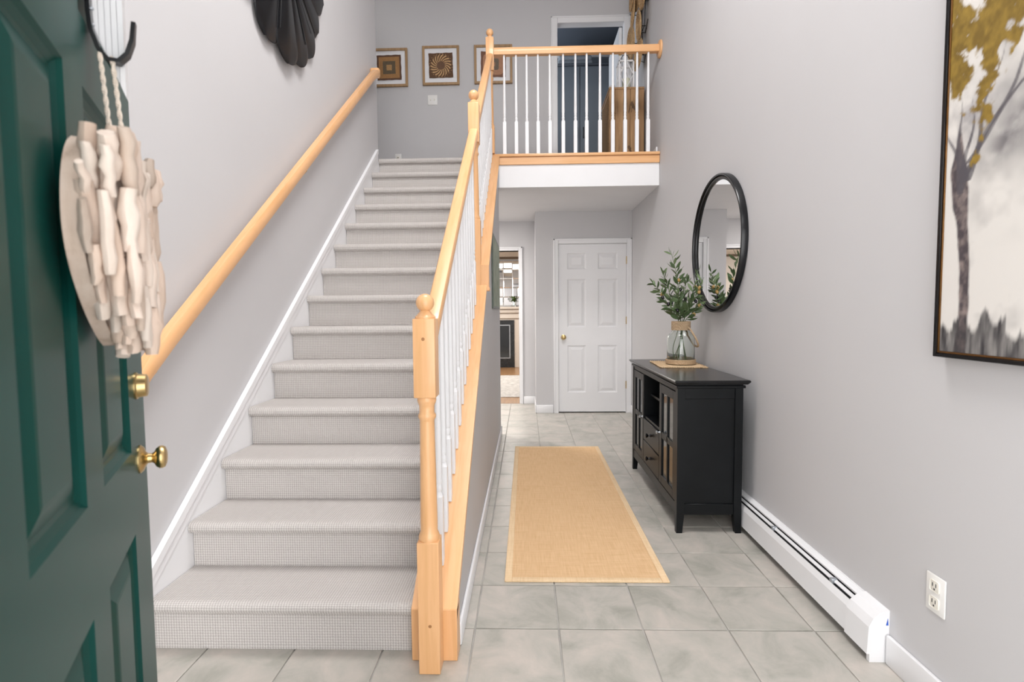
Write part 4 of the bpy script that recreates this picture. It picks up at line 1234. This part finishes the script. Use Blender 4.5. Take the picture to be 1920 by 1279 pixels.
# ------------------------------------------------------------------ switches and outlets
ol = thing('wall_outlet', (XR, 1.60, .36), 'white duplex outlet on the right wall near the heater end', 'outlet')
MB().box(XR - .006, XR - .0005, 1.562, 1.637, .300, .420, .003, 2).build('cover_plate', switch_w, ol)
for z in (.334, .386):
    rc = MB().box(XR - .009, XR - .006, 1.582, 1.617, z - .017, z + .017, .004, 2).build('receptacle', socket_c, ol)
    for y in (1.592, 1.605): MB().box(XR - .0095, XR - .0088, y, y + .003, z - .002, z + .010).build('slot', slot_dark, rc, False)
    MB().box(XR - .0095, XR - .0088, 1.597, 1.602, z - .012, z - .007).build('slot', slot_dark, rc, False)
sw = thing('light_switch', (-1.09, YB, 3.70), 'white double light switch plate below the framed woven squares', 'switch')
MB().box(-1.148, -1.034, YB - .007, YB - .0005, 3.697, 3.812, .003, 2).build('cover_plate', switch_w, sw)
for x in (-1.114, -1.068):
    MB().box(x - .006, x + .006, YB - .016, YB - .006, 3.745, 3.766, .002).build('toggle', socket_c, sw)
nl = thing('upper_outlet', (-1.51, YB, 3.07), 'small white outlet low on the upstairs wall', 'outlet')
MB().box(-1.551, -1.477, YB - .007, YB - .0005, 3.035, 3.135, .003, 2).build('cover_plate', switch_w, nl)
MB().box(-1.530, -1.498, YB - .012, YB - .006, 3.07, 3.105, .004, 2).build('receptacle', socket_c, nl)
MB().sphere((-1.514, YB - .013, 3.088), .006, 8, 6).build('slot', slot_dark, nl)

# ------------------------------------------------------------------ upstairs cabinet, lantern, wall discs
WX0, WX1, WY0, WY1, WZ = .888, 1.252, 5.60, 6.15, 3.575
wc = thing('plank_cabinet', ((WX0 + WX1) / 2, (WY0 + WY1) / 2, ZF), 'rustic brown plank cabinet with woven rattan front upstairs behind the railing', 'cabinet')
np_ = 5
ws = [.062, .085, .070, .060, .087]
x = WX0
for k in range(np_):
    x2 = x + ws[k] * (WX1 - WX0) / sum(ws)
    MB().box(x + .0015, x2 - .0015, WY0, WY0 + .022, ZF + .03, WZ - .022, .0018).build('plank', plank_m, wc)
    x = x2
MB().box(WX0 - .004, WX1, WY0 - .004, WY1 + .004, WZ - .022, WZ, .003).build('top', plank_m, wc)
MB().box(WX0 + .02, WX1 - .004, WY0 + .022, WY1 - .022, ZF + .03, WZ - .022).build('body', plank_m, wc, False)
MB().box(WX0 + .005, WX1 - .004, WY1 - .022, WY1, ZF + .03, WZ - .022).build('end_panel', plank_m, wc, False)
MB().box(WX0 + .03, WX1 - .03, WY0 + .03, WY1 - .03, ZF, ZF + .03).build('plinth', plank_m, wc, False)
wd = MB().box(WX0, WX0 + .02, WY0 + .024, WY1 - .024, ZF + .05, WZ - .03).build('front_frame', plank_m, wc, False)
wv = MB()
rows, colsn = 34, 14
for j in range(rows):
    for i in range(colsn):
        y = WY0 + .04 + (WY1 - WY0 - .08) * (i + .5 * (j % 2)) / colsn; z = ZF + .07 + (WZ - ZF - .12) * j / rows
        wv.box(WX0 - .004, WX0 + .001, y, y + .026, z, z + .015, .003)
wv.build('woven_rattan', rattan, wc, True, kind='stuff')

# white runner cloth with small dish, lantern
lt = thing('lantern', (1.075, 5.72, WZ), 'white lantern with crossed sides and a cream candle on the plank cabinet', 'lantern')
lx0, lx1, ly0, ly1, lz0, lz1 = .992, 1.155, 5.64, 5.80, WZ + .0015, WZ + .295
fr = MB()
for x in (lx0, lx1 - .014):
    for y in (ly0, ly1 - .014): fr.box(x, x + .014, y, y + .014, lz0, lz1, .002)
for z in (lz0, lz1 - .016):
    for y in (ly0, ly1 - .014): fr.box(lx0, lx1, y, y + .014, z, z + .016, .002)
    for x in (lx0, lx1 - .014): fr.box(x, x + .014, ly0, ly1, z, z + .016, .002)
fr.box(lx0, lx1, ly0, ly1, lz0, lz0 + .008)
fr.build('frame', white, lt)
xm, zm_ = (lx0 + lx1) / 2, (lz0 + lz1) / 2
br_ = MB()
for y in (ly0 + .006, ly1 - .008):
    for (a, b) in (((xm, lz1 - .01), (lx0 + .008, zm_)), ((xm, lz1 - .01), (lx1 - .008, zm_)), ((xm, lz0 + .01), (lx0 + .008, zm_)), ((xm, lz0 + .01), (lx1 - .008, zm_))):
        br_.tube([(a[0], y, a[1]), (b[0], y, b[1])], .005, 6)
for xx in (lx0 + .006, lx1 - .008):
    ym = (ly0 + ly1) / 2
    for (a, b) in (((ym, lz1 - .01), (ly0 + .008, zm_)), ((ym, lz1 - .01), (ly1 - .008, zm_)), ((ym, lz0 + .01), (ly0 + .008, zm_)), ((ym, lz0 + .01), (ly1 - .008, zm_))):
        br_.tube([(xx, a[0], a[1]), (xx, b[0], b[1])], .005, 6)
br_.build('cross_brace', white, lt)
MB().lathe([(.001, lz0 + .008), (.042, lz0 + .008), (.042, lz0 + .125), (.038, lz0 + .130), (.001, lz0 + .128)], xm + .012, (ly0 + ly1) / 2, 20).build('candle', candle_m, lt)
hpts = [(xm - .05, 5.72, lz1), (xm - .045, 5.72, lz1 + .05), (xm - .02, 5.72, lz1 + .085), (xm + .02, 5.72, lz1 + .085), (xm + .045, 5.72, lz1 + .05), (xm + .05, 5.72, lz1)]
MB().tube(hpts, .0035, 6).build('handle', black_metal, lt)
sd_ = thing('ceramic_dish', (.925, 5.74, WZ), 'small white footed dish beside the lantern on the plank cabinet', 'dish')
MB().lathe([(.001, WZ + .001), (.025, WZ + .001), (.022, WZ + .008), (.012, WZ + .014), (.012, WZ + .03), (.030, WZ + .040), (.036, WZ + .048), (.033, WZ + .049), (.022, WZ + .042), (.001, WZ + .040)], .93, 5.70, 20).build('bowl', white, sd_)

dk = thing('woven_disc_cluster', (XR, 5.7, 4.2), 'cluster of woven round discs on black wire high on the upstairs right wall', 'wall art')
discs = [(5.90, 4.46, .15, .075), (5.52, 4.47, .15, .060), (5.62, 4.20, .145, .070), (5.98, 4.20, .17, .080), (5.66, 3.925, .155, .066), (5.78, 4.62, .17, .06), (5.98, 4.72, .16, .07), (5.5, 4.78, .17, .06)]
for k, (y, z, r, xo) in enumerate(discs):
    Md = Matrix.Translation((XR - xo, y, z)) @ Matrix.Rotation(-math.pi / 2 + rnd.uniform(-.08, .08), 4, 'Y') @ Matrix.Rotation(rnd.uniform(-.10, .10), 4, 'X')
    dsk = MB().lathe([(.001, -.004), (r * .7, -.004), (r, .004), (r, .012), (r * .7, .004), (.001, .003)], seg=32, Mx=Md)
    o = dsk.build('woven_disc', seagrass, dk, True, 40)
    rg_ = MB()
    for rr in np.arange(.025, r, .022):
        rg_.tube([Md @ Vector((rr * math.cos(a), rr * math.sin(a), .006 + .008 * max(0, rr / r - .7) / .3)) for a in [2 * math.pi * i / 28 for i in range(28)]], .0045, 5, closed=True)
    rg_.build('coil', seagrass, o, kind='stuff')
wr = MB()
for k in range(len(discs) - 1):
    a, b = discs[k], discs[k + 1]
    wr.tube([(XR - .02, a[0], a[1]), (XR - .012, (a[0] + b[0]) / 2 + .05, (a[1] + b[1]) / 2), (XR - .02, b[0], b[1])], .004, 6)
for (y, z, r, xo) in discs:
    wr.tube([(XR - .004, y, z), (XR - xo + .004, y, z)], .004, 6)
    wr.tube([(XR - .012, y - r * .9, z), (XR - .008, y, z - r * .5), (XR - .012, y + r * .9, z)], .004, 6)
wr.build('wire_frame', black_metal, dk)
